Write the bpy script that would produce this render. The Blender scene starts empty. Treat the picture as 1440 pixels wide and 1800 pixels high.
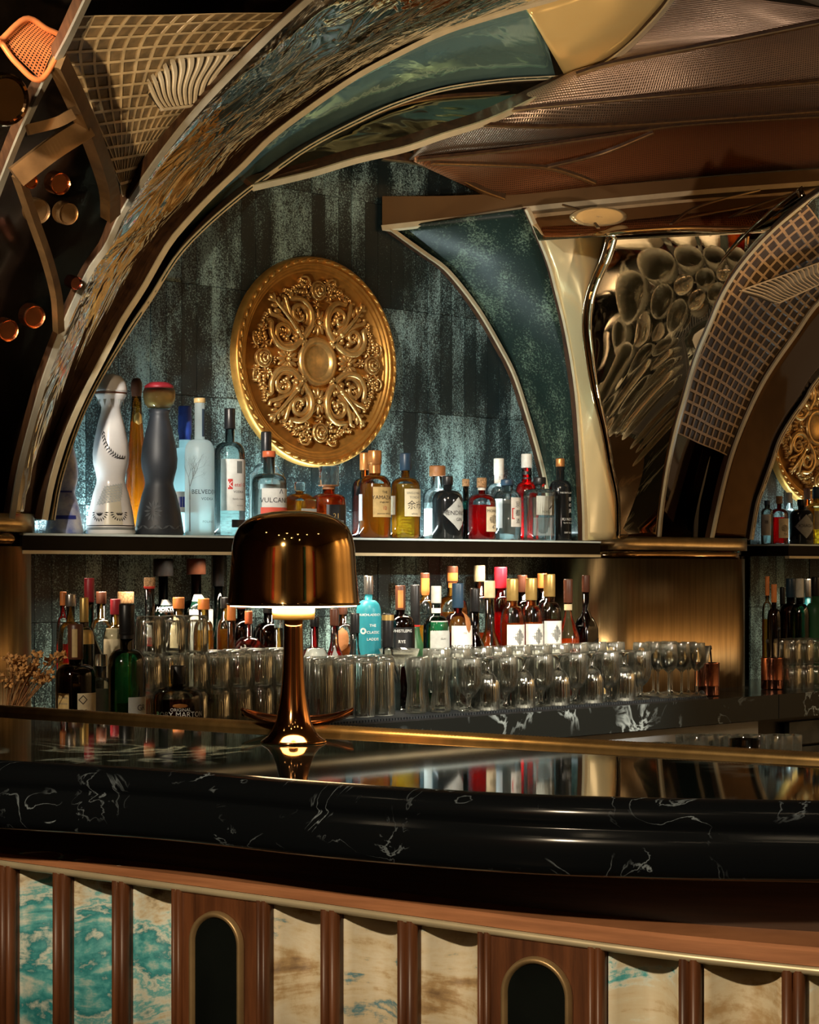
import bpy, bmesh, math, random
from mathutils import Vector, Matrix
random.seed(7)
S = bpy.context.scene
COL = S.collection
PI = math.pi

# ------------------------------------------------------------------ camera
F = 3400.0                    # focal length in pixels of the 1440 wide frame
CZ = 1.35                     # eye height
HY = 1000.0                   # image row of the horizon (shift lens)
cam_d = bpy.data.cameras.new('camera')
cam = bpy.data.objects.new('camera', cam_d); COL.objects.link(cam)
cam.location = (0, 0, CZ); cam.rotation_euler = (PI/2, 0, 0)
cam_d.sensor_fit = 'HORIZONTAL'; cam_d.sensor_width = 36.0
cam_d.lens = F/1440*36.0
cam_d.shift_y = (HY-900)/1440
cam_d.clip_start = 0.05; cam_d.clip_end = 60
S.camera = cam

# ------------------------------------------------------------------ colour management and world
S.view_settings.view_transform = 'Standard'
S.view_settings.look = 'None'
S.view_settings.gamma = 1.0
S.view_settings.use_curve_mapping = False
S.view_settings.exposure = 0.12
S.cycles.max_bounces = 12; S.cycles.transmission_bounces = 12; S.cycles.transparent_max_bounces = 24
S.cycles.glossy_bounces = 6; S.cycles.diffuse_bounces = 3
S.cycles.sample_clamp_indirect = 3.0
wd = bpy.data.worlds.new('world'); S.world = wd; wd.use_nodes = True
wd.node_tree.nodes['Background'].inputs[0].default_value = (1.0, .72, .45, 1)
wd.node_tree.nodes['Background'].inputs[1].default_value = 0.10

# ------------------------------------------------------------------ the frame of the back bar wall
TA = math.atan(0.924)
CA, SA = math.cos(TA), math.sin(TA)
P0 = (-0.283, 5.667)
def W(u, n, z):               # along the wall, out from the wall, height over the eye
    return Vector((P0[0]+u*CA+n*SA, P0[1]+u*SA-n*CA, CZ+z))
def ray(px, py): return ((px-720)/F, 1.0, (HY-py)/F)
def PW(px, py, n):            # where the sight line through a pixel meets the plane n metres in front of the wall
    r = ray(px, py)
    t = (n + P0[0]*SA - P0[1]*CA)/(r[0]*SA - CA)
    return Vector((r[0]*t, t, CZ+r[2]*t))
def PU(px, n):
    p = PW(px, HY, n)
    return (p.x-P0[0])*CA + (p.y-P0[1])*SA
def PZ(px, py, dz):           # ... meets the level plane dz under the eye
    t = dz*F/(py-HY)
    return Vector(((px-720)/F*t, t, CZ-dz))
NV = Vector((SA, -CA, 0)); UV_ = Vector((CA, SA, 0))

# ------------------------------------------------------------------ lights
def area(name, loc, target, sx, sy, power, col, spread=PI):
    l = bpy.data.lights.new(name, 'AREA'); l.shape = 'RECTANGLE'; l.size = sx; l.size_y = sy
    l.energy = power; l.color = col; l.spread = spread
    o = bpy.data.objects.new(name, l); COL.objects.link(o); o.location = loc
    o.rotation_euler = (Vector(target)-Vector(loc)).to_track_quat('-Z', 'Y').to_euler()
    return o
def spot(name, loc, target, power, col, size, blend=.5, rad=.03):
    l = bpy.data.lights.new(name, 'SPOT'); l.energy = power; l.color = col
    l.spot_size = math.radians(size); l.spot_blend = blend; l.shadow_soft_size = rad
    o = bpy.data.objects.new(name, l); COL.objects.link(o); o.location = loc
    o.rotation_euler = (Vector(target)-Vector(loc)).to_track_quat('-Z', 'Y').to_euler()
    return o
def along_wall(o, up):        # turn a strip light so that its long side runs along the wall
    z = -up; x = UV_; y = z.cross(x)
    o.rotation_euler = Matrix((x, y, z)).transposed().to_euler()
WARM = (1.0, .66, .36); WARM2 = (1.0, .55, .25); COOL = (.78, .98, 1.0)
# led strip on the back edge of the shelf, washing up the wall
o = area('shelf_strip_light', W(.02, .05, .10), W(.02, .05, 1), 1.95, .02, 17, COOL); along_wall(o, Vector((0, .0, 1)))
# led strip under the shelf, on the bottles of the counter
o = area('under_shelf_light', W(.0, .17, .0445), W(0, .2, -1), 1.9, .03, 15, (1, .82, .58), 1.9); along_wall(o, Vector((0, 0, -1)))
o = area('under_shelf_light', W(2.6, .17, .0445), W(2.6, .2, -1), .8, .03, 4, (1, .80, .55), 1.9); along_wall(o, Vector((0, 0, -1)))
o = area('shelf_strip_light', W(2.6, .05, .10), W(2.6, .05, 1), .8, .02, 6, COOL); along_wall(o, Vector((0, .0, 1)))
# unseen spots, most of them added to brighten the part they name
spot('bar_front_spot', (-.9, .2, 2.32), (0.1, 2.25, .88), 195, (1, .78, .52), 46, .6, .04)
spot('medallion_spot', (-1.0, 3.0, 2.3), W(0, 0, .6), 90, WARM2, 16, .6, .03)
spot('wall_spot', (-1.3, 2.2, 2.4), W(.05, 0, .75), 460, (1, .96, .88), 27, .8, .05)
spot('bottle_spot', (-1.2, 2.6, 2.6), W(-.1, .1, .15), 190, (1, .86, .68), 26, .6, .04)
spot('bottle_spot', (.3, 2.8, 2.9), W(.9, .3, -.2), 170, (1, .80, .56), 24, .6, .04)
spot('glass_spot', (0.4, 3.4, 3.0), W(.3, .5, -.4), 420, (1, .88, .7), 26, .6, .04)
spot('glass_spot', (2.6, 3.4, 2.2), W(.35, .45, -.35), 300, (1, .92, .8), 24, .6, .03)
spot('bottle_spot', (-1.7, 2.6, 1.9), W(-.75, .4, -.25), 75, (1, .84, .62), 22, .7, .03)
spot('ledge_spot', (1.6, 3.4, 2.8), (.8, 4.5, .8), 40, (1, .85, .65), 24, .6, .03)
spot('mesh_spot', (1.2, 5.0, 1.6), (.75, 5.3, 2.7), 16, WARM, 90, .8, .03)
spot('lattice_spot', (-1.3, 1.8, 1.0), (-.75, 4.3, 2.4), 420, (1, .74, .46), 34, .8, .05)  # added to brighten the upper corner, no fixture there
spot('mesh_spot', (1.1, -.5, .9), (.9, 5.4, 2.55), 520, (1, .80, .64), 24, .8, .05)  # added fill from behind the eye, no fixture there
spot('gild_spot', (-1.6, 3.4, 2.0), W(1.0, .3, .55), 80, (1, .88, .62), 14, .7, .05)  # added to brighten the pale gold strip
spot('column_spot', (-.4, 2.4, 3.0), (.9, 6.2, 1.2), 90, (1, .80, .52), 16, .8, .05)

# ------------------------------------------------------------------ materials
MATS = {}
def nt(name):
    m = bpy.data.materials.new(name); m.use_nodes = True
    t = m.node_tree
    for n in list(t.nodes): t.nodes.remove(n)
    out = t.nodes.new('ShaderNodeOutputMaterial')
    return m, t, out
def node(t, typ, **kw):
    n = t.nodes.new(typ)
    for k, v in kw.items():
        if k in n.inputs: n.inputs[k].default_value = v
        else: setattr(n, k, v)
    return n
def rgba(c): return (c[0], c[1], c[2], 1)
def pbr(name, col, metal=0.0, rough=.4, var=.12, scale=30, bump=0.0, bscale=60, stretch=(1, 1, 1), col2=None, spec=.5, trans=0.0, ior=1.45, coat=0.0, emit=None):
    if name in MATS: return MATS[name]
    m, t, out = nt(name)
    b = node(t, 'ShaderNodeBsdfPrincipled')
    b.inputs['Metallic'].default_value = metal; b.inputs['Roughness'].default_value = rough
    b.inputs['Specular IOR Level'].default_value = spec
    b.inputs['Transmission Weight'].default_value = trans; b.inputs['IOR'].default_value = ior
    b.inputs['Coat Weight'].default_value = coat
    tc = node(t, 'ShaderNodeTexCoord'); mp = node(t, 'ShaderNodeMapping'); mp.inputs['Scale'].default_value = stretch
    t.links.new(tc.outputs['Object'], mp.inputs[0])
    nz = node(t, 'ShaderNodeTexNoise'); nz.inputs['Scale'].default_value = scale; nz.inputs['Detail'].default_value = 4
    t.links.new(mp.outputs[0], nz.inputs['Vector'])
    mx = node(t, 'ShaderNodeMix', data_type='RGBA')
    c2 = col2 or tuple(max(0, c*(1-2*var)) for c in col)
    mx.inputs[6].default_value = rgba(c2); mx.inputs[7].default_value = rgba(col)
    rp = node(t, 'ShaderNodeValToRGB'); rp.color_ramp.elements[0].position = .35; rp.color_ramp.elements[1].position = .62
    t.links.new(nz.outputs[0], rp.inputs[0]); t.links.new(rp.outputs[0], mx.inputs[0])
    t.links.new(mx.outputs[2], b.inputs['Base Color'])
    if bump:
        n2 = node(t, 'ShaderNodeTexNoise'); n2.inputs['Scale'].default_value = bscale; n2.inputs['Detail'].default_value = 3
        t.links.new(mp.outputs[0], n2.inputs['Vector'])
        bp = node(t, 'ShaderNodeBump'); bp.inputs['Strength'].default_value = bump; bp.inputs['Distance'].default_value = .01
        t.links.new(n2.outputs[0], bp.inputs['Height']); t.links.new(bp.outputs[0], b.inputs['Normal'])
    if emit:
        b.inputs['Emission Color'].default_value = rgba(emit[0]); b.inputs['Emission Strength'].default_value = emit[1]
    t.links.new(b.outputs[0], out.inputs[0])
    MATS[name] = m
    return m
def thin_glass(name, tint=(.95, .97, .96), edge=(.55, .62, .6), refl=.9):
    if name in MATS: return MATS[name]
    m, t, out = nt(name)
    lw = node(t, 'ShaderNodeLayerWeight'); lw.inputs[0].default_value = .45
    rp = node(t, 'ShaderNodeMix', data_type='RGBA'); rp.inputs[6].default_value = rgba(tint); rp.inputs[7].default_value = rgba(edge)
    t.links.new(lw.outputs['Facing'], rp.inputs[0])
    tr = node(t, 'ShaderNodeBsdfTransparent'); t.links.new(rp.outputs[2], tr.inputs[0])
    gl = node(t, 'ShaderNodeBsdfGlossy'); gl.inputs['Roughness'].default_value = .06; gl.inputs[0].default_value = (refl, refl, refl, 1)
    fr = node(t, 'ShaderNodeFresnel'); fr.inputs[0].default_value = 1.6
    mx = node(t, 'ShaderNodeMixShader')
    t.links.new(fr.outputs[0], mx.inputs[0]); t.links.new(tr.outputs[0], mx.inputs[1]); t.links.new(gl.outputs[0], mx.inputs[2])
    t.links.new(mx.outputs[0], out.inputs[0])
    MATS[name] = m
    return m
def liquid(name, col, dens=.5):
    if name in MATS: return MATS[name]
    m, t, out = nt(name)
    g = node(t, 'ShaderNodeBsdfGlass'); g.inputs['Color'].default_value = rgba(col); g.inputs['IOR'].default_value = 1.12; g.inputs['Roughness'].default_value = .03
    tl = node(t, 'ShaderNodeBsdfTranslucent'); tl.inputs[0].default_value = rgba(col)
    df = node(t, 'ShaderNodeBsdfDiffuse'); df.inputs[0].default_value = rgba(col)
    a = node(t, 'ShaderNodeMixShader'); a.inputs[0].default_value = .4
    t.links.new(tl.outputs[0], a.inputs[1]); t.links.new(df.outputs[0], a.inputs[2])
    b = node(t, 'ShaderNodeMixShader'); b.inputs[0].default_value = dens
    t.links.new(g.outputs[0], b.inputs[1]); t.links.new(a.outputs[0], b.inputs[2])
    t.links.new(b.outputs[0], out.inputs[0])
    MATS[name] = m
    return m
def real_glass(name, col=(.97, .98, .97), rough=.0):
    if name in MATS: return MATS[name]
    m, t, out = nt(name)
    g = node(t, 'ShaderNodeBsdfGlass'); g.inputs['Color'].default_value = rgba(col); g.inputs['IOR'].default_value = 1.45; g.inputs['Roughness'].default_value = rough
    tl = node(t, 'ShaderNodeBsdfTranslucent'); tl.inputs[0].default_value = (.9, .92, .9, 1)
    mx = node(t, 'ShaderNodeMixShader'); mx.inputs[0].default_value = .012
    t.links.new(g.outputs[0], mx.inputs[1]); t.links.new(tl.outputs[0], mx.inputs[2])
    t.links.new(mx.outputs[0], out.inputs[0]); MATS[name] = m
    return m
def cut_glass(name):
    """thin pressed glass: clear face on, whitish and mirror-like where a rib turns away"""
    if name in MATS: return MATS[name]
    m, t, out = nt(name)
    lw = node(t, 'ShaderNodeLayerWeight'); lw.inputs[0].default_value = .5
    mx = node(t, 'ShaderNodeMix', data_type='RGBA'); mx.inputs[6].default_value = (.95, .96, .94, 1); mx.inputs[7].default_value = (.42, .45, .43, 1)
    t.links.new(lw.outputs['Facing'], mx.inputs[0])
    tr = node(t, 'ShaderNodeBsdfTransparent'); t.links.new(mx.outputs[2], tr.inputs[0])
    gl = node(t, 'ShaderNodeBsdfGlossy'); gl.inputs['Roughness'].default_value = .09; gl.inputs[0].default_value = (1, 1, .97, 1)
    fr = node(t, 'ShaderNodeFresnel'); fr.inputs[0].default_value = 1.9
    a = node(t, 'ShaderNodeMixShader'); t.links.new(fr.outputs[0], a.inputs[0]); t.links.new(tr.outputs[0], a.inputs[1]); t.links.new(gl.outputs[0], a.inputs[2])
    pw = node(t, 'ShaderNodeMath', operation='POWER'); pw.inputs[1].default_value = 3.0; t.links.new(lw.outputs['Facing'], pw.inputs[0])
    mu = node(t, 'ShaderNodeMath', operation='MULTIPLY'); mu.inputs[1].default_value = .17; t.links.new(pw.outputs[0], mu.inputs[0])
    tl = node(t, 'ShaderNodeBsdfTranslucent'); tl.inputs[0].default_value = (.9, .92, .88, 1)
    b = node(t, 'ShaderNodeMixShader'); t.links.new(mu.outputs[0], b.inputs[0]); t.links.new(a.outputs[0], b.inputs[1]); t.links.new(tl.outputs[0], b.inputs[2])
    t.links.new(b.outputs[0], out.inputs[0]); MATS[name] = m
    return m
def frosted(name, col, clear=.4):
    if name in MATS: return MATS[name]
    m, t, out = nt(name)
    tl = node(t, 'ShaderNodeBsdfTranslucent'); tl.inputs[0].default_value = rgba(col)
    df = node(t, 'ShaderNodeBsdfPrincipled'); df.inputs[0].default_value = rgba(col); df.inputs['Roughness'].default_value = .35
    a = node(t, 'ShaderNodeMixShader'); a.inputs[0].default_value = .45
    t.links.new(tl.outputs[0], a.inputs[1]); t.links.new(df.outputs[0], a.inputs[2])
    tr = node(t, 'ShaderNodeBsdfTransparent'); tr.inputs[0].default_value = rgba(tuple(.5+.5*c for c in col))
    b = node(t, 'ShaderNodeMixShader'); b.inputs[0].default_value = clear
    t.links.new(a.outputs[0], b.inputs[1]); t.links.new(tr.outputs[0], b.inputs[2])
    t.links.new(b.outputs[0], out.inputs[0]); MATS[name] = m
    return m
def ripple_mirror(name, col, rough=.06, scale=6.0, stretch=(1, 1, 1), strength=.5, rot=(0, 0, 0), detail=2.0, col2=None, csc=3.0, coords='Object', metal=1.0):
    if name in MATS: return MATS[name]
    m, t, out = nt(name)
    b = node(t, 'ShaderNodeBsdfPrincipled'); b.inputs['Metallic'].default_value = metal; b.inputs['Roughness'].default_value = rough
    tc = node(t, 'ShaderNodeTexCoord'); mp = node(t, 'ShaderNodeMapping')
    mp.inputs['Scale'].default_value = stretch; mp.inputs['Rotation'].default_value = rot
    t.links.new(tc.outputs[coords], mp.inputs[0])
    nz = node(t, 'ShaderNodeTexNoise'); nz.inputs['Scale'].default_value = scale; nz.inputs['Detail'].default_value = detail; nz.inputs['Distortion'].default_value = .6
    t.links.new(mp.outputs[0], nz.inputs['Vector'])
    bp = node(t, 'ShaderNodeBump'); bp.inputs['Strength'].default_value = strength; bp.inputs['Distance'].default_value = .02
    t.links.new(nz.outputs[0], bp.inputs['Height']); t.links.new(bp.outputs[0], b.inputs['Normal'])
    if col2:
        n2 = node(t, 'ShaderNodeTexNoise'); n2.inputs['Scale'].default_value = csc; n2.inputs['Detail'].default_value = 6
        t.links.new(mp.outputs[0], n2.inputs['Vector'])
        rp = node(t, 'ShaderNodeValToRGB'); rp.color_ramp.elements[0].position = .42; rp.color_ramp.elements[1].position = .58
        rp.color_ramp.elements[0].color = rgba(col); rp.color_ramp.elements[1].color = rgba(col2)
        t.links.new(n2.outputs[0], rp.inputs[0]); t.links.new(rp.outputs[0], b.inputs['Base Color'])
    else:
        b.inputs['Base Color'].default_value = rgba(col)
    t.links.new(b.outputs[0], out.inputs[0]); MATS[name] = m
    return m
def tile_mat(name, light, dark, bias, metal=.15, rough=.4, sc=230, spec=.5):
    """speckled antique tile; the silvering differs from tile to tile"""
    if name in MATS: return MATS[name]
    m, t, out = nt(name)
    b = node(t, 'ShaderNodeBsdfPrincipled'); b.inputs['Metallic'].default_value = metal; b.inputs['Roughness'].default_value = rough; b.inputs['Specular IOR Level'].default_value = spec
    g = node(t, 'ShaderNodeNewGeometry'); oi = node(t, 'ShaderNodeObjectInfo')
    fine = node(t, 'ShaderNodeTexNoise'); fine.inputs['Scale'].default_value = sc; fine.inputs['Detail'].default_value = 3; fine.inputs['Roughness'].default_value = .7
    t.links.new(g.outputs['Position'], fine.inputs['Vector'])
    mp = node(t, 'ShaderNodeMapping'); mp.inputs['Scale'].default_value = (9, 9, 3)
    t.links.new(g.outputs['Position'], mp.inputs[0])
    big = node(t, 'ShaderNodeTexNoise'); big.inputs['Scale'].default_value = 1.0; big.inputs['Detail'].default_value = 5; big.inputs['Roughness'].default_value = .65
    t.links.new(mp.outputs[0], big.inputs['Vector'])
    a1 = node(t, 'ShaderNodeMath', operation='MULTIPLY'); a1.inputs[1].default_value = .9
    t.links.new(big.outputs[0], a1.inputs[0])
    a2 = node(t, 'ShaderNodeMath', operation='ADD'); t.links.new(fine.outputs[0], a2.inputs[0]); t.links.new(a1.outputs[0], a2.inputs[1])
    a3 = node(t, 'ShaderNodeMath', operation='MULTIPLY_ADD'); a3.inputs[1].default_value = .17; t.links.new(oi.outputs['Random'], a3.inputs[0]); t.links.new(a2.outputs[0], a3.inputs[2])
    rp = node(t, 'ShaderNodeValToRGB'); e = rp.color_ramp.elements
    e[0].position = .5+bias; e[0].color = rgba(dark); e[1].position = .62+bias; e[1].color = rgba(light)
    h = node(t, 'ShaderNodeMath', operation='MULTIPLY'); h.inputs[1].default_value = .5
    t.links.new(a3.outputs[0], h.inputs[0]); t.links.new(h.outputs[0], rp.inputs[0])
    t.links.new(rp.outputs[0], b.inputs['Base Color'])
    t.links.new(b.outputs[0], out.inputs[0]); MATS[name] = m
    return m
def mesh_metal(name, col, sx, sy, rough=.38, hole=.02):
    """woven bronze mesh: fine lines in the panel's own metre UVs"""
    if name in MATS: return MATS[name]
    m, t, out = nt(name)
    b = node(t, 'ShaderNodeBsdfPrincipled'); b.inputs['Metallic'].default_value = .75; b.inputs['Roughness'].default_value = rough
    uv = node(t, 'ShaderNodeUVMap'); sp = node(t, 'ShaderNodeSeparateXYZ'); t.links.new(uv.outputs[0], sp.inputs[0])
    res = []
    for ax, s in ((0, sx), (1, sy)):
        mu = node(t, 'ShaderNodeMath', operation='MULTIPLY'); mu.inputs[1].default_value = s*2*PI; t.links.new(sp.outputs[ax], mu.inputs[0])
        si = node(t, 'ShaderNodeMath', operation='SINE'); t.links.new(mu.outputs[0], si.inputs[0]); res.append(si)
    mxm = node(t, 'ShaderNodeMath', operation='MAXIMUM'); t.links.new(res[0].outputs[0], mxm.inputs[0]); t.links.new(res[1].outputs[0], mxm.inputs[1])
    rp = node(t, 'ShaderNodeValToRGB'); e = rp.color_ramp.elements
    e[0].position = .05; e[0].color = rgba(tuple(c*.16 for c in col)); e[1].position = .75; e[1].color = rgba(col)
    mr = node(t, 'ShaderNodeMapRange'); mr.inputs[1].default_value = -1; mr.inputs[2].default_value = 1
    t.links.new(mxm.outputs[0], mr.inputs[0]); t.links.new(mr.outputs[0], rp.inputs[0]); t.links.new(rp.outputs[0], b.inputs['Base Color'])
    bp = node(t, 'ShaderNodeBump'); bp.inputs['Strength'].default_value = .4; bp.inputs['Distance'].default_value = .003
    t.links.new(mr.outputs[0], bp.inputs['Height']); t.links.new(bp.outputs[0], b.inputs['Normal'])
    t.links.new(b.outputs[0], out.inputs[0]); MATS[name] = m
    return m
def marble(name, base, vein, scale=3.0, rough=.08, width=.03, coat=0.0, spec=.5):
    if name in MATS: return MATS[name]
    m, t, out = nt(name)
    b = node(t, 'ShaderNodeBsdfPrincipled'); b.inputs['Roughness'].default_value = rough; b.inputs['Coat Weight'].default_value = coat; b.inputs['Specular IOR Level'].default_value = spec
    g = node(t, 'ShaderNodeNewGeometry')
    w = node(t, 'ShaderNodeTexNoise'); w.inputs['Scale'].default_value = scale; w.inputs['Detail'].default_value = 7; w.inputs['Distortion'].default_value = 1.4
    t.links.new(g.outputs['Position'], w.inputs['Vector'])
    s = node(t, 'ShaderNodeMath', operation='SUBTRACT'); s.inputs[1].default_value = .5; t.links.new(w.outputs[0], s.inputs[0])
    a = node(t, 'ShaderNodeMath', operation='ABSOLUTE'); t.links.new(s.outputs[0], a.inputs[0])
    rp = node(t, 'ShaderNodeValToRGB'); e = rp.color_ramp.elements
    e[0].position = 0.0; e[0].color = (1, 1, 1, 1); e[1].position = width; e[1].color = (0, 0, 0, 1)
    t.links.new(a.outputs[0], rp.inputs[0])
    k = node(t, 'ShaderNodeTexNoise'); k.inputs['Scale'].default_value = scale*.9; k.inputs['Detail'].default_value = 2
    t.links.new(g.outputs['Position'], k.inputs['Vector'])
    kr = node(t, 'ShaderNodeValToRGB'); kr.color_ramp.elements[0].position = .5; kr.color_ramp.elements[1].position = .68
    t.links.new(k.outputs[0], kr.inputs[0])
    mu = node(t, 'ShaderNodeMath', operation='MULTIPLY'); t.links.new(rp.outputs[0], mu.inputs[0]); t.links.new(kr.outputs[0], mu.inputs[1])
    mx = node(t, 'ShaderNodeMix', data_type='RGBA'); mx.inputs[6].default_value = rgba(base); mx.inputs[7].default_value = rgba(vein)
    t.links.new(mu.outputs[0], mx.inputs[0]); t.links.new(mx.outputs[2], b.inputs['Base Color'])
    t.links.new(b.outputs[0], out.inputs[0]); MATS[name] = m
    return m
def wood(name, c1, c2, axis='Z', rough=.35, scale=1.0):
    if name in MATS: return MATS[name]
    m, t, out = nt(name)
    b = node(t, 'ShaderNodeBsdfPrincipled'); b.inputs['Roughness'].default_value = rough
    g = node(t, 'ShaderNodeNewGeometry'); mp = node(t, 'ShaderNodeMapping')
    mp.inputs['Scale'].default_value = {'Z': (60, 60, 4), 'X': (5, 5, 90)}[axis]
    t.links.new(g.outputs['Position'], mp.inputs[0])
    n = node(t, 'ShaderNodeTexNoise'); n.inputs['Scale'].default_value = scale; n.inputs['Detail'].default_value = 5; n.inputs['Roughness'].default_value = .65
    t.links.new(mp.outputs[0], n.inputs['Vector'])
    rp = node(t, 'ShaderNodeValToRGB'); e = rp.color_ramp.elements
    e[0].position = .36; e[0].color = rgba(c1); e[1].position = .66; e[1].color = rgba(c2)
    t.links.new(n.outputs[0], rp.inputs[0]); t.links.new(rp.outputs[0], b.inputs['Base Color'])
    t.links.new(b.outputs[0], out.inputs[0]); MATS[name] = m
    return m
def onyx(name, tone):
    """painted onyx slab: clouds dragged along a diagonal; tone = where on the ramp the slab sits"""
    if name in MATS: return MATS[name]
    m, t, out = nt(name)
    b = node(t, 'ShaderNodeBsdfPrincipled'); b.inputs['Roughness'].default_value = .5; b.inputs['Specular IOR Level'].default_value = .25
    g = node(t, 'ShaderNodeNewGeometry')
    mp = node(t, 'ShaderNodeMapping'); mp.inputs['Rotation'].default_value = (0, .62, .3); mp.inputs['Scale'].default_value = (3.4, 3.4, 10.5)
    mp.inputs['Location'].default_value = (0, 0, tone[3])
    t.links.new(g.outputs['Position'], mp.inputs[0])
    n = node(t, 'ShaderNodeTexNoise'); n.inputs['Scale'].default_value = 1.0; n.inputs['Detail'].default_value = 8; n.inputs['Roughness'].default_value = .6; n.inputs['Distortion'].default_value = .9
    t.links.new(mp.outputs[0], n.inputs['Vector'])
    n2 = node(t, 'ShaderNodeTexNoise'); n2.inputs['Scale'].default_value = 34; n2.inputs['Detail'].default_value = 5; n2.inputs['Roughness'].default_value = .65
    t.links.new(g.outputs['Position'], n2.inputs['Vector'])
    ad = node(t, 'ShaderNodeMath', operation='MULTIPLY_ADD'); ad.inputs[1].default_value = .26; t.links.new(n2.outputs[0], ad.inputs[0]); t.links.new(n.outputs[0], ad.inputs[2])
    rp = node(t, 'ShaderNodeValToRGB'); cr = rp.color_ramp
    stops = tone[4]
    cr.elements[0].position = stops[0][0]; cr.elements[0].color = rgba(stops[0][1])
    cr.elements[1].position = stops[-1][0]; cr.elements[1].color = rgba(stops[-1][1])
    for p, c in stops[1:-1]:
        e = cr.elements.new(p); e.color = rgba(c)
    t.links.new(ad.outputs[0], rp.inputs[0]); t.links.new(rp.outputs[0], b.inputs['Base Color'])
    bp = node(t, 'ShaderNodeBump'); bp.inputs['Strength'].default_value = .15; bp.inputs['Distance'].default_value = .004
    t.links.new(n2.outputs[0], bp.inputs['Height']); t.links.new(bp.outputs[0], b.inputs['Normal'])
    t.links.new(b.outputs[0], out.inputs[0]); MATS[name] = m
    return m

BRASS = pbr('satin_brass', (.62, .46, .24), 1, .32, .1, 25)
BRASS_L = pbr('pale_brass', (.60, .52, .34), .4, .4, .06, 25)
BRASS_D = pbr('brushed_bronze', (.52, .36, .18), 1, .34, .12, 12, stretch=(8, 8, .4))
GOLD = pbr('gold_paint', (.60, .31, .07), .75, .40, .12, 40)
GOLD_L = pbr('worn_gold_leaf', (.78, .50, .18), .8, .33, .12, 60)
POLISH = pbr('polished_bronze', (.36, .22, .10), 1, .07, .1, 10)
BROWN = wood('dark_walnut', (.022, .010, .005), (.056, .025, .010), 'Z')
WOOD = wood('warm_walnut', (.06, .020, .007), (.15, .052, .018), 'Z', .42)
RAILW = wood('oak_rail', (.30, .125, .055), (.46, .20, .09), 'X', .45)
DARK = pbr('near_black_lacquer', (.012, .010, .008), 0, .25, .2, 9)
BLACKG = pbr('black_glass', (.006, .008, .007), 0, .06, .2, 9)
COPPER = pbr('copper', (.72, .27, .11), 1, .2, .15, 20)
ROSE = pbr('rose_copper', (.62, .25, .16), 1, .16, .15, 20)
STEEL = pbr('brushed_steel', (.40, .42, .42), 1, .35, .1, 20, stretch=(1, 1, 20))
STEELD = pbr('dark_steel', (.10, .11, .11), .8, .4, .2, 20)
RUBBER = pbr('black_rubber', (.012, .014, .016), 0, .45, .2, 60)
CORK = pbr('cork', (.42, .24, .11), 0, .8, .3, 200)
BLKP = pbr('black_plastic', (.012, .012, .013), 0, .35, .2, 50)
PAPER = pbr('white_paper', (.72, .71, .66), 0, .7, .06, 60)
CREAM = pbr('cream_paper', (.70, .60, .40), 0, .7, .08, 60)
TAN = pbr('tan_paper', (.62, .43, .17), 0, .65, .1, 60)
GREYP = pbr('grey_paper', (.42, .44, .42), 0, .7, .08, 60)
INK = pbr('black_ink', (.01, .01, .012), 0, .6, .1, 60)
INKW = pbr('white_ink', (.72, .74, .72), 0, .6, .05, 60)
INKB = pbr('blue_ink', (.02, .04, .30), 0, .5, .1, 60)
INKR = pbr('red_ink', (.55, .03, .02), 0, .5, .1, 60)
INKG = pbr('grey_ink', (.16, .17, .16), 0, .6, .1, 60)
INKGOLD = pbr('gold_ink', (.62, .40, .14), .6, .4, .1, 60)
BTOP = marble('green_black_marble', (.006, .010, .009), (.30, .38, .36), 3.2, .035, .03)
BEDGE = marble('black_marble', (.004, .005, .006), (.22, .27, .31), 12.0, .16, .012, spec=.22)
CTOP = marble('dark_marble', (.008, .011, .011), (.36, .42, .42), 6.0, .14, .03)

# ------------------------------------------------------------------ mesh helpers
def link(o, parent=None):
    COL.objects.link(o)
    if parent is not None: o.parent = parent
    return o
def obj(name, verts, faces, mat, parent=None, smooth=True, mats=None, fm=None, uvs=None, solid=0.0, origin=None):
    me = bpy.data.meshes.new(name)
    if origin is None and parent is None and verts:
        xs = [v[0] for v in verts]; ys = [v[1] for v in verts]; zs = [v[2] for v in verts]
        origin = Vector(((min(xs)+max(xs))/2, (min(ys)+max(ys))/2, min(zs)))
    off = origin if origin is not None else Vector((0, 0, 0))
    me.from_pydata([(v[0]-off[0], v[1]-off[1], v[2]-off[2]) for v in verts], [], faces)
    for m in (mats or [mat]): me.materials.append(m)
    if fm: me.polygons.foreach_set('material_index', fm)
    if smooth: me.polygons.foreach_set('use_smooth', [True]*len(me.polygons))
    if uvs:
        l = me.uv_layers.new(name='UVMap')
        for p in me.polygons:
            for li in p.loop_indices: l.data[li].uv = uvs[me.loops[li].vertex_index]
    me.update()
    o = bpy.data.objects.new(name, me); link(o, parent)
    if origin is not None: o.location = origin
    if parent is not None and parent.get('world_origin'):     # parts given in world coordinates under a placed empty
        o.location = -parent.location
    if solid:
        md = o.modifiers.new('thickness', 'SOLIDIFY'); md.thickness = solid; md.offset = 0
    return o
def tag(o, label, cat, group=None, kind=None):
    o['label'] = label; o['category'] = cat
    if group: o['group'] = group
    if kind: o['kind'] = kind
    return o
def empty(name, loc, rz=0.0, label=None, cat=None, group=None, kind=None):
    o = bpy.data.objects.new(name, None); link(o); o.location = loc; o.rotation_euler = (0, 0, rz)
    o.empty_display_size = .05
    if label: tag(o, label, cat, group, kind)
    return o
def place(name, loc, label, cat, group=None, kind=None):      # an empty whose parts are given in world coordinates
    o = empty(name, loc, 0, label, cat, group, kind); o['world_origin'] = 1
    return o
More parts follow.
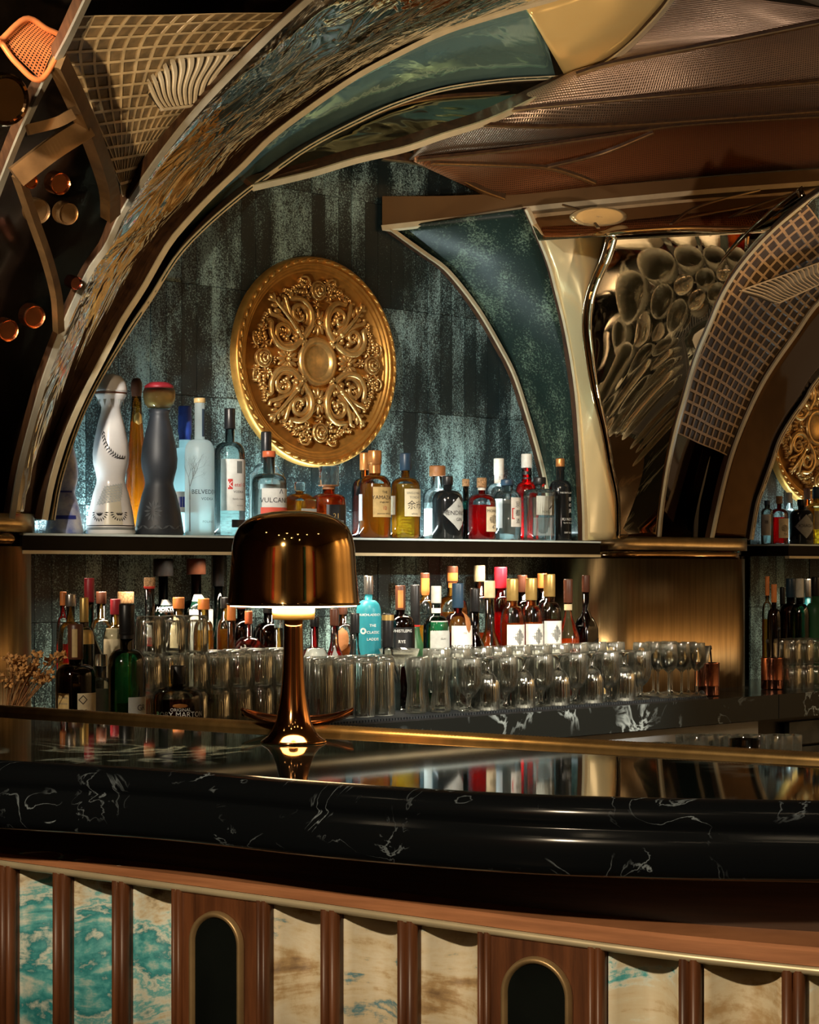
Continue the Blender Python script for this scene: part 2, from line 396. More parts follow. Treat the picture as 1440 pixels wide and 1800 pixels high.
def grid(rows, closed=False, flip=False):
    n = len(rows[0]); vs = [v for r in rows for v in r]; fs = []
    for i in range(len(rows)-1):
        for j in range(n if closed else n-1):
            k = (j+1) % n
            q = (i*n+j, i*n+k, (i+1)*n+k, (i+1)*n+j)
            fs.append(q[::-1] if flip else q)
    return vs, fs
def lathe(prof, seg=32, rfun=None, caps=True, shape=None):
    rows = []
    for (r, z) in prof:
        row = []
        for i in range(seg):
            a = 2*PI*i/seg
            k = (rfun(a, z) if rfun else 1.0)
            row.append((r*k*math.cos(a), r*k*math.sin(a), z))
        rows.append(row)
    vs, fs = grid(rows, True)
    if caps:
        if prof[0][0] > 1e-6: fs.append(tuple(range(seg))[::-1])
        if prof[-1][0] > 1e-6: fs.append(tuple((len(prof)-1)*seg+i for i in range(seg)))
    return vs, fs
def box(x0, x1, y0, y1, z0, z1):
    v = [(x, y, z) for z in (z0, z1) for y in (y0, y1) for x in (x0, x1)]
    return v, [(0, 2, 3, 1), (4, 5, 7, 6), (0, 1, 5, 4), (2, 6, 7, 3), (0, 4, 6, 2), (1, 3, 7, 5)]
def wbox(u0, u1, n0, n1, z0, z1):
    v = [W(u, n, z) for z in (z0, z1) for n in (n1, n0) for u in (u0, u1)]
    return v, [(0, 2, 3, 1), (4, 5, 7, 6), (0, 1, 5, 4), (2, 6, 7, 3), (0, 4, 6, 2), (1, 3, 7, 5)]
def join(parts):
    V, Fc = [], []
    for v, f in parts:
        b = len(V); V += [tuple(p) for p in v]; Fc += [tuple(i+b for i in q) for q in f]
    return V, Fc
def xf(vf, m):
    return [tuple(m @ Vector(p)) for p in vf[0]], vf[1]
def cr(pts, N):               # Catmull-Rom through tuples, N samples evenly spaced in length
    P = [tuple(map(float, p)) for p in pts]
    if len(P) == 2: P = [P[0], tuple((a+b)/2 for a, b in zip(*P)), P[1]]
    E = [tuple(2*a-b for a, b in zip(P[0], P[1]))] + P + [tuple(2*a-b for a, b in zip(P[-1], P[-2]))]
    dense = []
    for i in range(1, len(E)-2):
        for k in range(16):
            t = k/16
            dense.append(tuple(.5*(2*b+(c-a)*t+(2*a-5*b+4*c-d)*t*t+(3*b-a-3*c+d)*t**3) for a, b, c, d in zip(E[i-1], E[i], E[i+1], E[i+2])))
    dense.append(P[-1])
    L = [0]
    for a, b in zip(dense, dense[1:]): L.append(L[-1]+math.dist(a, b))
    out, j = [], 0
    for i in range(N):
        s = L[-1]*i/(N-1)
        while j < len(L)-2 and L[j+1] < s: j += 1
        t = (s-L[j])/max(1e-9, L[j+1]-L[j])
        out.append(tuple(a+(b-a)*t for a, b in zip(dense[j], dense[j+1])))
    return out
def wc(pts, N):               # curve on the back bar: (pixel x, pixel y, distance from the wall)
    return [PW(*p) for p in cr(pts, N)]
def tube(path, r, seg=8, taper=None):
    rows = []; up = Vector((0, 0, 1))
    P = [Vector(p) for p in path]
    for i, p in enumerate(P):
        t = (P[min(i+1, len(P)-1)]-P[max(i-1, 0)]).normalized()
        a = t.cross(up)
        if a.length < 1e-3: a = t.cross(Vector((1, 0, 0)))
        a.normalize(); b = a.cross(t)
        rr = r if taper is None else r*taper(i/(len(P)-1))
        rows.append([p+a*rr*math.cos(2*PI*k/seg)+b*rr*math.sin(2*PI*k/seg) for k in range(seg)])
    vs, fs = grid(rows, True)
    fs.append(tuple(range(seg))); fs.append(tuple((len(rows)-1)*seg+k for k in range(seg))[::-1])
    return vs, fs
def sweep(path, axA, w, d, edge):
    """rectangular bar along a path: face of width w turned along +axA, depth d behind it; returns body and edge meshes"""
    P = [Vector(p) for p in path]; body, face = [], []
    for i, p in enumerate(P):
        t = (P[min(i+1, len(P)-1)]-P[max(i-1, 0)]).normalized()
        A = (axA - t*axA.dot(t)).normalized(); B = t.cross(A).normalized()
        body.append([p+B*w/2-A*edge, p-B*w/2-A*edge, p-B*w/2-A*d, p+B*w/2-A*d])
        face.append([p+B*w*.55, p-B*w*.55, p-B*w*.55-A*edge, p+B*w*.55-A*edge])
    out = []
    for rows in (body, face):
        vs, fs = grid(rows, True); n = len(rows)
        fs += [(3, 2, 1, 0), tuple((n-1)*4+k for k in range(4))]
        out.append((vs, fs))
    return out
def loft(a, b, M=8, bulge=None):
    """surface between two 3-D curves; bulge(s, t) -> offset vector"""
    rows = []; n = len(a)
    for i in range(n):
        row = []
        for j in range(M+1):
            t = j/M
            p = a[i].lerp(b[i], t)
            if bulge: p = p+bulge(i/(n-1), t)
            row.append(p)
        rows.append(row)
    vs, fs = grid(rows)
    s = 0.0; uvs = []
    for i in range(n):
        if i: s += ((a[i]+b[i])/2-(a[i-1]+b[i-1])/2).length
        w = (b[i]-a[i]).length
        for j in range(M+1): uvs.append((s, (j/M-.5)*w))
    return vs, fs, uvs
TXT = {}
def text_geo(body, size=1.0):
    if body in TXT: v, f = TXT[body]
    else:
        cu = bpy.data.curves.new('text', 'FONT'); cu.body = body; cu.size = 1; cu.align_x = 'CENTER'; cu.align_y = 'CENTER'; cu.resolution_u = 2
        o = bpy.data.objects.new('text', cu)
        me = o.to_mesh()
        v = [(q.co.x, q.co.y) for q in me.vertices]; f = [tuple(p.vertices) for p in me.polygons]
        o.to_mesh_clear(); bpy.data.objects.remove(o); bpy.data.curves.remove(cu)
        TXT[body] = (v, f)
    return [(x*size, y*size) for x, y in v], f
# ------------------------------------------------------------------ the room shell behind the eye (seen in the mirrors and metals)
def struct(name, vf, mat, label, cat, smooth=False, **kw):
    o = obj(name, vf[0], vf[1], mat, None, smooth, **kw)
    return tag(o, label, cat, None, 'structure')
FLOORM = marble('floor_stone', (.05, .035, .022), (.18, .13, .08), 1.5, .25, .05)
PLASTER = pbr('warm_plaster', (.22, .15, .09), 0, .8, .08, 8)
struct('floor', box(-5, 6, -3.2, 9.5, -.1, 0), FLOORM, 'dark polished stone floor of the bar room', 'floor')
struct('ceiling', box(-5, 6, -3.2, 9.5, 3.5, 3.6), pbr('ceiling_paint', (.22, .15, .09), 0, .7, .1, 5), 'dark painted ceiling over the bar room', 'ceiling')
struct('wall_left', box(-5.1, -5, -3.2, 9.5, 0, 3.5), pbr('umber_plaster', (.10, .055, .03), 0, .8, .1, 5), 'umber plaster side wall of the room', 'wall')
struct('wall_right', box(6, 6.1, -3.2, 9.5, 0, 3.5), pbr('amber_plaster', (.40, .29, .17), 0, .8, .1, 5), 'umber plaster wall beyond the bar', 'wall')
struct('wall_front', box(-5, 6, -3.3, -3.2, 0, 3.5), PLASTER, 'warm plaster wall facing the bar', 'wall')
for k, (x0, x1, m) in enumerate(((-4.4, -3.7, pbr('red_velvet', (.22, .02, .02), 0, .8, .2, 20)), (-2.1, -1.5, pbr('umber_velvet', (.16, .07, .02), 0, .8, .2, 20)), (2.2, 2.7, pbr('teal_velvet', (.03, .16, .18), 0, .8, .2, 20)), (4.6, 5.3, pbr('red_velvet', (.22, .02, .02), 0, .8, .2, 20)))):  # invented curtains out of view, for coloured streaks in the mirrors
    rows = [[(x0+(x1-x0)*i/24, -3.12+.05*math.sin(i*1.9), z) for i in range(25)] for z in (.1, 1.2, 2.3, 3.2)]
    v, f = grid(rows)
    tag(obj('curtain', v, f, m, None, True, solid=.01), ['long red velvet curtain added unseen on the far plaster wall', 'umber velvet curtain added unseen on the plaster wall', 'teal velvet curtain added unseen on the plaster wall', 'red velvet curtain added unseen near the right wall'][k], 'curtain')
for x in (-3.4, 3.6): area('wall_fill', (x, -2.3, 3.3), (x, -3.2, 1.2), 1.2, .2, 35, WARM)  # unseen lights added to brighten the walls that the metals reflect
for y in (3.4, 5.6, 7.6): area('wall_fill', (5.2, y, 3.3), (6, y, 1.3), .2, 1.0, 60, (1, .76, .46))
LAMPE = pbr('downlight_glow', (.9, .8, .6), 0, .5, .02, 5, emit=((1, .78, .5), 25))  # unseen downlights added for the highlights on the lamp shade
for dl_, (x, y) in enumerate(((-1.5, .2), (-.6, .6), (.4, .3), (-.2, -.6), (1.3, .5), (-1.1, -.8), (.9, -1.0), (-2.3, 1.6), (2.2, 1.4))):
    v, f = lathe([(.0, .015), (.05, .015), (.055, 0), (.055, .03)], 20)
    e = empty('added_downlight', (x, y, 3.47), 0, '%s small downlight from the bar, added unseen in the ceiling behind the view' % 'first second third fourth fifth sixth seventh eighth ninth'.split()[dl_], 'downlight', 'added ceiling downlights')
    obj('lens', v, f, LAMPE, e)
    v, f = lathe([(.055, -.004), (.075, -.004), (.075, .03), (.055, .03)], 20, caps=False); obj('ring', v, f, BRASS, e)

# ------------------------------------------------------------------ back wall: speckled tiles, each a piece
wall = struct('wall_back', wbox(-3.2, 4.6, -.12, -.011, -1.35, 2.15), DARK, 'back bar wall clad in speckled teal antique tiles', 'wall')
TILE = tile_mat('speckled_teal_tile', (.30, .47, .47), (.006, .014, .016), .015)
tw, th = .052, .31
tv, tf = box(-tw/2+.0007, tw/2-.0007, -.008, 0, .0008, th-.0008)
tme = None
rr = random.Random(3)
def tile_run(u0, u1):
    global tme
    n = int(round((u1-u0)/tw))
    for r in range(6):
        z = -.45+r*th
        for k in range(n):
            if tme is None:
                t = obj('tile', tv, tf, TILE, None, False, origin=Vector((0, 0, 0))); tme = t.data
            else:
                t = bpy.data.objects.new('tile', tme); link(t)
            t.parent = wall
            t.location = W(u0+(k+.5)*tw, -.004+rr.uniform(-.0012, .0012), z)-wall.location
            t.rotation_euler = (0, rr.uniform(-.004, .004)*0, TA+rr.uniform(-.006, .006))
tile_run(-1.10, 1.08); tile_run(2.08, 2.60)

# ------------------------------------------------------------------ shelf, columns
def shelf(u0, u1, label):
    e = place('wall_shelf', W((u0+u1)/2, .1, .04), label, 'shelf')
    v, f = wbox(u0, u1, 0, .232, .046, .082); obj('shelf_body', v, f, pbr('dark_polished_shelf', (.010, .007, .004), 0, .3, .1, 10, spec=.06), e, False)
    v, f = wbox(u0, u1, 0, .236, .0825, .088); obj('glass_top', v, f, pbr('lit_glass_top', (.62, .74, .74), 0, .2, .05, 20), e, False)
    v, f = wbox(u0, u1, .216, .235, .037, .0455); obj('brass_edge', v, f, BRASS_L, e, False)
shelf(-1.12, 1.0, 'long polished bronze shelf with a glass top under the gold medallion')
shelf(2.0, 3.0, 'bronze shelf in the reflected niche beyond the broad brass column')  # the niche's mirror image, built as a solid second one
def footprint(u0, u1, nf, r, e=0.0):
    u0 -= e; u1 += e; nf += e; P = [(u0, 0)]
    for i in range(11):
        a = PI-(PI/2)*i/10; P.append((u0+r+r*math.cos(a), nf-r+r*math.sin(a)))
    for i in range(1, 8): P.append((u0+r+(u1-u0-2*r)*i/8, nf+.012*math.sin(PI*i/8)))
    for i in range(11):
        a = PI/2-(PI/2)*i/10; P.append((u1-r+r*math.cos(a), nf-r+r*math.sin(a)))
    P.append((u1, 0)); return P
def prism(P, z0, z1):
    rows = [[W(u, n, z) for u, n in P] for z in (z0, z1)]
    v, f = grid(rows, True); k = len(P); f += [tuple(range(k)), tuple(range(k, 2*k))[::-1]]
    return v, f
def column(u0, u1, nf, r, zb, zc0, zc1, zt, label):
    e = place('brass_column', W((u0+u1)/2, .1, zb), label, 'column', None, 'structure')
    v, f = prism(footprint(u0, u1, nf, r), zb, zc0); obj('shaft', v, f, BRASS_D, e)
    v, f = prism(footprint(u0, u1, nf, r, -.008), zc0, zc1); obj('polished_groove', v, f, POLISH, e)
    v, f = prism(footprint(u0, u1, nf, r, .006), zc1, zt); obj('cap_band', v, f, BRASS, e)
column(1.02, 1.83, .25, .16, -.405, .034, .062, .105, 'broad rounded brass column with a banded cap between the niche and its reflection')
column(-2.0, -1.035, .25, .16, -.405, .055, .09, .135, 'rounded brass column behind the dried flowers')

# ------------------------------------------------------------------ arched ribs and mirrored canopy panels
OC = [(560, -15, 1.08), (480, 58, 1.0), (367, 173, .86), (300, 253, .75), (247, 327, .63), (213, 383, .55), (190, 433, .5), (163, 470, .46), (143, 510, .43), (113, 577, .39), (83, 657, .35), (67, 710, .32), (47, 783, .29), (33, 843, .27), (22, 912, .26)]
B1 = [(1100, -38, .82), (960, 2, .7), (863, 30, .64), (780, 57, .6), (697, 97, .55), (630, 133, .51), (560, 180, .46), (480, 240, .41), (430, 290, .38), (367, 350, .345), (310, 413, .315), (287, 447, .30), (253, 507, .28), (217, 563, .265), (187, 620, .255), (156, 680, .25), (136, 722, .245), (113, 779, .24), (92, 850, .235), (80, 914, .23)]
B2 = [(1012, 134, .53), (960, 137, .48), (880, 142, .43), (780, 157, .39), (697, 183, .35), (630, 213, .32), (547, 257, .295), (480, 303, .275), (433, 337, .265), (367, 393, .255), (313, 450, .245), (267, 523, .235), (233, 573, .23), (187, 647, .225), (150, 717, .22), (127, 777, .218), (105, 850, .215), (94, 914, .21)]
R1 = [(446, 331, .27), (547, 307, .3), (627, 283, .34), (713, 263, .38), (780, 240, .42), (863, 213, .46), (960, 168, .52), (1027, 138, .58), (1073, 110, .64), (1110, 80, .7), (1147, 43, .78), (1173, 13, .84), (1195, -20, .9)]
OL = [(160, -10, 1.2), (123, 67, 1.1), (83, 143, 1.0), (40, 233, .86), (0, 333, .72), (-40, 440, .6)]
BA = [(687, 401, .03), (723, 427, .03), (751, 447, .03), (790, 477, .03), (840, 540, .03), (880, 607, .03), (907, 661, .03), (930, 731, .03), (950, 801, .03), (963, 860, .03), (974, 948, .03)]
FR = [(929, 366, .30), (945, 402, .295), (968, 458, .285), (981, 505, .275), (1000, 583, .26), (1016, 680, .245), (1024, 778, .235), (1030, 894, .225), (1031, 950, .22)]
def nf_(y): t = max(0, (945-y)/545); return .25+.201*t**2.325+.279*t
GR = [(x, y, nf_(y)) for x, y in ((1074, 412), (1063, 451), (1043, 498), (1032, 537), (1030, 583), (1036, 630), (1047, 692), (1063, 758), (1074, 817), (1086, 875), (1088, 947))]
GR2 = [(x, y, .25+.14*max(0, (945-y)/545)) for x, y, n in GR]
def n_at(px, py, Y):
    r = ray(px, py); return (r[0]*Y-P0[0])*SA-(Y-P0[1])*CA
def s3y(x, y):               # depth of the flared mirror: a smooth shell, gently convex sideways
    t = min(1.2, max(0, (945-y)/545)); q = min(1, t/.65); k = 1-(1-q)**2; s = (x-1040)/200
    yl = PW(1040, y, nf_(y)).y; yb = PW(x, y, .262).y-PW(1040, y, .262).y
    return yl+yb*(1-k)+k*((-.221+.131*t)*s+(.126-.171*t)*s*s)
def g1n(x, y): return n_at(x, y, s3y(x, y))
G1 = [(x, y, g1n(x, y)) for x, y in ((1470, 318), (1424, 350), (1366, 400), (1316, 455), (1277, 513), (1250, 575), (1226, 634), (1207, 700), (1191, 758), (1176, 828), (1166, 895), (1161, 947))]
G2 = [(x, y, nf_(y)*.94) for x, y in ((1510, 470), (1440, 533), (1401, 587), (1362, 642), (1335, 688), (1308, 747), (1288, 801), (1273, 856), (1262, 905), (1253, 949))]
G3 = [(x, y, .24+(nf_(y)-.25)*.55) for x, y in ((1520, 580), (1440, 667), (1418, 702), (1393, 738), (1373, 773), (1360, 811), (1344, 856), (1333, 889), (1323, 949))]
Zv = Vector((0, 0, 1))
nrib = [0]
def rib(pts, w, d, label, axis=NV, edge=.006, N=60, body=BROWN, face=BRASS_L):
    nrib[0] += 1
    path = wc(pts, N)
    e = place('trim_%d' % nrib[0], sum(path, Vector())/N, label, 'arch rib', None, 'structure')
    b, fc = sweep(path, axis, w, d, edge)
    obj('fin', b[0], b[1], body, e, False); obj('edge_strip', fc[0], fc[1], face, e, False)
    return path
p_O = rib(OC, .013, .035, 'outermost tall arch rib with a grey brass edge, beside the reflected lattice', face=pbr('grey_brass', (.30, .27, .20), .3, .45, .1, 20))
p_B1 = rib(B1, .013, .075, 'middle dark walnut arch rib under the rippled mirror band')
p_B2 = rib(B2, .010, .085, 'innermost walnut arch rib with a pale edge framing the niche')
p_R1 = rib(R1, .017, .05, 'pale brass canopy rim sweeping up under the bronze mesh ceiling', (NV*.8-Zv*.6).normalized())
p_OL = rib(OL, .014, .03, 'dark arch rib crossing the upper corner by the copper strainer', face=pbr('grey_brass_dark', (.16, .14, .10), .3, .45, .1, 20))
p_BA = rib(BA, .010, .028, 'thin brass arch trim where tiles meet the antique mirror soffit', NV, .008)
p_FR = rib(FR, .014, .03, 'pale brass rib between antique mirror soffit and gold reflection', NV, .01)
p_G1 = rib(G1, .014, .012, 'greenish brass rib between the glass reflections and the reflected lattice', NV, .008)
p_G2 = rib(G2, .012, .03, 'brass rib between reflected lattice and dark mirror band', NV, .008)
p_G3 = rib(G3, .012, .075, 'brass edged dark rib framing the reflected niche beyond the column', NV, .008)
npan = [0]
def panel(a, b, mat, label, N=50, M=10, back=.03, bulge=None, bdir=None, name='canopy_panel', kind='structure'):
    A = wc(a, N) if not isinstance(a[0], Vector) else a
    B = wc(b, N) if not isinstance(b[0], Vector) else b
    o_ = (bdir if bdir is not None else -NV)*back
    A = [p+o_ for p in A]; B = [p+o_ for p in B]
    v, f, uv = loft(A, B, M, bulge)
    o = obj(name, v, f, mat, None, True, uvs=uv, solid=.006)
    return tag(o, label, 'panel', None, kind)
RIP = ripple_mirror('hammered_gold_mirror', (.72, .69, .60), .07, 9, (1.0, 1.0, .22), .85, (0, .75, 0), 3)
RIPT = ripple_mirror('teal_reflection_mirror', (.32, .56, .53), .08, 7, (.5, .5, 2.2), .6, (0, .25, 0), 3, metal=.75)  # teal reflection of the tile wall put into the base colour
ANT = tile_mat('antique_mirror', (.10, .145, .10), (.008, .015, .012), .015, .0, .3, 150, .12)
GOLD_REFL = pbr('gold_reflection', (.86, .70, .38), .55, .22, .05, 3, .15, 4)  # bright reflection on the strip put into a pale gold colour
BMIR = ripple_mirror('bronze_mirror', (.80, .56, .32), .015, 1.6, (1, 1, 1), .0, detail=1)
DMIR = ripple_mirror('dark_bronze_mirror', (.20, .12, .06), .05, 2.0, (1, 1, 1), .12, detail=1)
panel(OC, [(1100, -38, .82)]+B1[1:], RIP, 'rippled gold mirror band of the tall arch', 70, 12, .02, lambda s, t: NV*(.015*math.sin(PI*t)-.045*t))
panel(B1[1:], B2, RIPT, 'narrow rippled mirror strip between two walnut ribs of the arch', 60, 8, .035, lambda s, t: -NV*.04*t)
top_edge = B2[:1]+[]
panel([(1100, -38, .82), (1010, -12, .74), (960, 2, .7), (940, 8, .69)], [(1195, -20, .9), (1147, 43, .78), (1073, 110, .64), (1012, 134, .55)], ripple_mirror('gold_reflection_mirror', (.92, .66, .26), .2, 4, (1, 1, 1), .3, detail=1, metal=.45), 'upper end of the rippled canopy mirror by the pale rim', 24, 8, .035)  # gold reflection put into the colour of this mirror end
B2u = [p for p in B2 if p[0] >= 430][::-1]
R1u = [p for p in R1 if p[0] <= 1027]
panel([(446, 329, .27)]+B2u[1:], R1u, ripple_mirror('dark_teal_mirror', (.34, .46, .44), .08, 6, (.6, .6, 2), .35, (0, .3, 0), 2), 'dark teal mirror lens between arch rib and canopy rim', 50, 8, .03, lambda s, t: -NV*.02)
panel([(p[0]-4, p[1], 0.0) for p in BA], FR, ANT, 'antique mirror soffit on the far side of the niche arch', 40, 8, .012)
panel(FR[1:], GR2, GOLD_REFL, 'pale gold curved reflection rising from the broad brass column', 40, 8, .012, lambda s, t: NV*.03*math.sin(PI*t))
panel(GR2, [(x, y, g1n(x, y)) for x, y, n in GR], BMIR, 'narrow bronze return beside the gold reflection', 40, 3, .012)
rows = []
for a, b in zip(cr([g[:2] for g in GR], 60), cr([g[:2] for g in G1[2:]], 60)):
    rows.append([PW(a[0]+(b[0]-a[0])*j/20, a[1]+(b[1]-a[1])*j/20, g1n(a[0]+(b[0]-a[0])*j/20, a[1]+(b[1]-a[1])*j/20)-.012) for j in range(21)])
v, f = grid(rows); tag(obj('canopy_panel', v, f, BMIR, None, True, solid=.006), 'flared bronze mirror reflecting the glassware above the broad column', 'panel', None, 'structure')
panel(G2, G3, DMIR, 'dark bronze mirror band beside the reflected niche', 40, 6, .015)
# inner soffit of the niche on its near side, hidden from the front
so = [p.copy() for p in p_B2]; sb = [p - NV*((p-Vector((P0[0], P0[1], 0))).dot(NV)) for p in so]
v, f, uv = loft(so, sb, 3); tag(obj('canopy_panel', v, f, ANT, None, True, solid=.004), 'antique mirror soffit on the near side of the niche arch', 'panel', None, 'structure')
g3b = [p - NV*((p-Vector((P0[0], P0[1], 0))).dot(NV)) for p in p_G3]
v, f, uv = loft(p_G3, g3b, 3); tag(obj('canopy_panel', v, f, DMIR, None, True, solid=.004), 'dark soffit of the reflected niche beyond the column', 'panel', None, 'structure')

# ------------------------------------------------------------------ beam and bronze mesh ceiling
BM = [(672, 398, .02), (800, 383, .1), (935, 364, .2), (1100, 348, .33), (1250, 334, .45), (1440, 320, .6), (1530, 313, .66)]
BT = [(672, 345, .02), (800, 344, .1), (935, 336, .2), (1100, 323, .33), (1250, 311, .45), (1440, 297, .6), (1530, 290, .66)]
lo = wc(BM, 40); hi = wc(BT, 40)
e = place('trim_beam', lo[20], 'long brown canopy beam with a pale brass lower edge', 'beam', None, 'structure')
off = NV*.03+UV_*(-.02)
rows = [[l for l in lo], [h for h in hi], [h+UV_*.03+Zv*.004 for h in hi], [l+UV_*.03 for l in lo]]
v, f = grid([list(r) for r in zip(*rows)], True); f += [(0, 1, 2, 3), tuple(39*4+k for k in range(4))[::-1]]
obj('fascia', v, f, pbr('bronze_brown', (.13, .07, .025), .3, .45, .1, 6), e, False)
rows = [[l-Zv*.012-NV*.0 for l in lo], [l+Zv*.003-UV_*.004 for l in lo], [l+UV_*.034 for l in lo], [l+UV_*.034-Zv*.012 for l in lo]]
v, f = grid([list(r) for r in zip(*rows)], True); f += [(0, 1, 2, 3), tuple(39*4+k for k in range(4))[::-1]]
obj('edge_strip', v, f, BRASS_L, e, False)
C0 = [(1015, 134, .6), (1060, 119, .66), (1130, 104, .75), (1300, 72, .95), (1440, 44, 1.12), (1530, 26, 1.2)]
C1 = [(900, 197, .48), (985, 188, .58), (1200, 168, .8), (1440, 146, 1.0), (1530, 138, 1.08)]
C2 = [(840, 222, .44), (960, 226, .52), (1100, 222, .62), (1250, 212, .74), (1440, 198, .9), (1530, 192, .98)]
C3 = [(735, 284, .26), (850, 272, .34), (960, 258, .42), (1080, 240, .52), (1180, 225, .6), (1300, 216, .7), (1440, 208, .82), (1530, 203, .9)]
C4 = [(760, 290, .24), (870, 293, .28), (960, 298, .33), (1010, 311, .36), (1045, 325, .38)]
C5 = [(960, 297, .33), (1060, 272, .42), (1150, 236, .55)]
LB = [(735, 286, .24), (780, 308, .18), (830, 330, .14), (880, 350, .16), (1000, 334, .26), (1250, 310, .45), (1530, 289, .66)]
M1 = mesh_metal('bronze_mesh_lines', (.52, .38, .28), 105, 0.001, .4)
M2 = mesh_metal('bronze_mesh_weave', (.46, .32, .22), 140, 140, .36)
M3 = mesh_metal('copper_mesh_weave', (.44, .20, .09), 150, 150, .36)
M4 = mesh_metal('dark_mesh_weave', (.30, .21, .14), 130, 130, .3)
def seg(c, x0, x1): return [p for p in c if x0 <= p[0] <= x1]
up = (-NV*.9+Zv*.3).normalized()
panel(seg(R1, 1027, 1200), C0, M1, 'topmost ribbed bronze mesh ceiling panel beside the pale rim', 40, 10, .035, None, up)
panel(seg(R1, 900, 1010)+C0, C1, M2, 'broad bronze mesh ceiling panel under the topmost rib', 50, 10, .04, lambda s, t: Zv*.015*math.sin(PI*t), up)
panel(seg(R1, 860, 870)+C1, C2, M4, 'dark curved mesh ceiling strip with a soft highlight', 50, 8, .04, lambda s, t: Zv*-.02*math.sin(PI*t), up)
panel(seg(R1, 740, 800)+C2, C3, M4, 'dark narrow mesh ceiling strip over the branching rib', 50, 6, .04, None, up)
panel(C3, LB, M3, 'lowest copper mesh ceiling panel above the brown beam', 50, 10, .016, lambda s, t: Zv*.05*math.sin(PI*t), up)
def thin(pts, w, h, label, mat=BRASS, N=40):
    nrib[0] += 1; path = wc(pts, N)
    b, fc = sweep(path, -Zv, w, h, .004)
    e = place('trim_%d' % nrib[0], path[N//2], label, 'rib', None, 'structure')
    obj('fin', b[0], b[1], BROWN, e, False); obj('edge_strip', fc[0], fc[1], mat, e, False)
thin(C0, .018, .012, 'brass ceiling rib under the topmost mesh panel')
thin(C1, .010, .012, 'thin ceiling rib over the dark curved mesh strip', BRASS_D)
thin(C2, .008, .012, 'thin dark ceiling rib under the curved mesh strip', BRASS_D)
thin(C3, .012, .012, 'dark ceiling rib fanning out from the wall corner', BRASS_D)
thin(C4, .016, .012, 'short curved bronze rib branching down to the beam', BRASS_D)
thin(C5, .014, .012, 'short bronze rib branching up to the dark ceiling rib', BRASS_D)
thin([(672, 282, .05), (735, 290, .1), (790, 310, .12), (840, 335, .14), (885, 352, .16)], .016, .03, 'walnut rib where the mesh ceiling meets the wall', BRASS_D)
thin([(600, 232, .30), (690, 192, .33), (780, 174, .36), (900, 168, .42), (916, 172, .43)], .005, .012, 'fine curved brass inlay across the dark teal mirror lens')
thin([(452, 332, .262), (520, 306, .28), (620, 285, .31)], .004, .012, 'short fine brass inlay near the low end of the canopy rim')
# mirrored panel under the beam with its gold oval reflection built as a plate
panel([(p[0], p[1]+8, p[2]) for p in BM if p[0] > 920], [(955, 420, .42), (1074, 412, g1n(1074, 412)), (1200, 404, g1n(1200, 404)), (1366, 400, g1n(1366, 400)), (1470, 318, g1n(1470, 318))], BMIR, 'dark bronze mirror under the brown beam', 40, 8, .02)
thin([(990, 362, .46), (1025, 374, .56), (1052, 402, .70)], .008, .006, 'short brass inlay beside the gold oval')
thin([(1180, 396, .84), (1212, 372, .74), (1262, 354, .68), (1335, 336, .64)], .008, .006, 'curved brass inlay under the middle of the beam')
thin([(1265, 396, .92), (1312, 370, .84), (1380, 346, .78), (1445, 330, .74)], .008, .006, 'curved brass inlay close to the greenish brass rib')
rows = []
for k in range(7):
    rr_ = k/6
    rows.append([PW(1052+48*rr_*math.cos(2*PI*i/40), 381+17*rr_*math.sin(2*PI*i/40), .66) for i in range(40)])
v, f = grid(rows, True)
tag(obj('oval_reflection', v, f, GOLD_REFL, None, True, solid=.012), 'small reflected gold oval under the brown beam', 'plate')

# ------------------------------------------------------------------ mat and grille reflections, built as solid lattices
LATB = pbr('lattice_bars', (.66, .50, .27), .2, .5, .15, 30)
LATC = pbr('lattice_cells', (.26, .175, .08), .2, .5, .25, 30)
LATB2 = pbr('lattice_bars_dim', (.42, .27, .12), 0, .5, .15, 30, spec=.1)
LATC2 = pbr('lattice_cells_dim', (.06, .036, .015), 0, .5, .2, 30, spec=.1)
def lattice(name, a, b, nu, nv, fr, depth, back, bars, cells, label, wave=0.0, groove=0):
    """relief panel: a net of raised bars round sunk square cells, all real geometry"""
    N = nu+1
    A = [p-NV*back for p in wc(a, N)]; B = [p-NV*back for p in wc(b, N)]
    def pt(i, j):
        t = j/nv; w = wave*math.sin(i*.55+j*.9)
        i0 = min(int(i), N-2); fi = i-i0
        p = A[i0].lerp(A[i0+1], fi).lerp(B[i0].lerp(B[i0+1], fi), t)
        return p+NV*w
    V, Fc, fm = [], [], []
    for i in range(nu):
        for j in range(nv):
            c = [pt(i, j), pt(i+1, j), pt(i+1, j+1), pt(i, j+1)]
            m = sum(c, Vector())/4
            q = [m.lerp(x, fr) for x in c]; r = [x-NV*depth for x in [m.lerp(x, fr*.88) for x in c]]
            k = len(V); V += c+q+r
            for s in range(4):
                e_ = (s+1) % 4
                Fc += [(k+s, k+e_, k+4+e_, k+4+s), (k+4+s, k+4+e_, k+8+e_, k+8+s)]; fm += [0, 1]
            Fc.append((k+8, k+9, k+10, k+11)); fm.append(1)
    o = obj(name, V, Fc, None, None, False, mats=[bars, cells], fm=fm)
    return tag(o, label, 'panel', None, 'structure')
LA = [(158, 18, 1.14), (138, 75, 1.06), (150, 125, .98), (175, 190, .90), (203, 245, .82), (228, 300, .74), (240, 340, .68)]
LBb = [(540, 12, 1.02), (480, 50, .98), (367, 168, .84), (318, 226, .76), (285, 268, .70), (258, 308, .66), (243, 338, .63)]
lattice('reflected_lattice', LA, LBb, 15, 13, .80, .003, .055, LATB, LATC, 'reflected bronze lattice with square cells in the upper corner by the tall arch', .004)
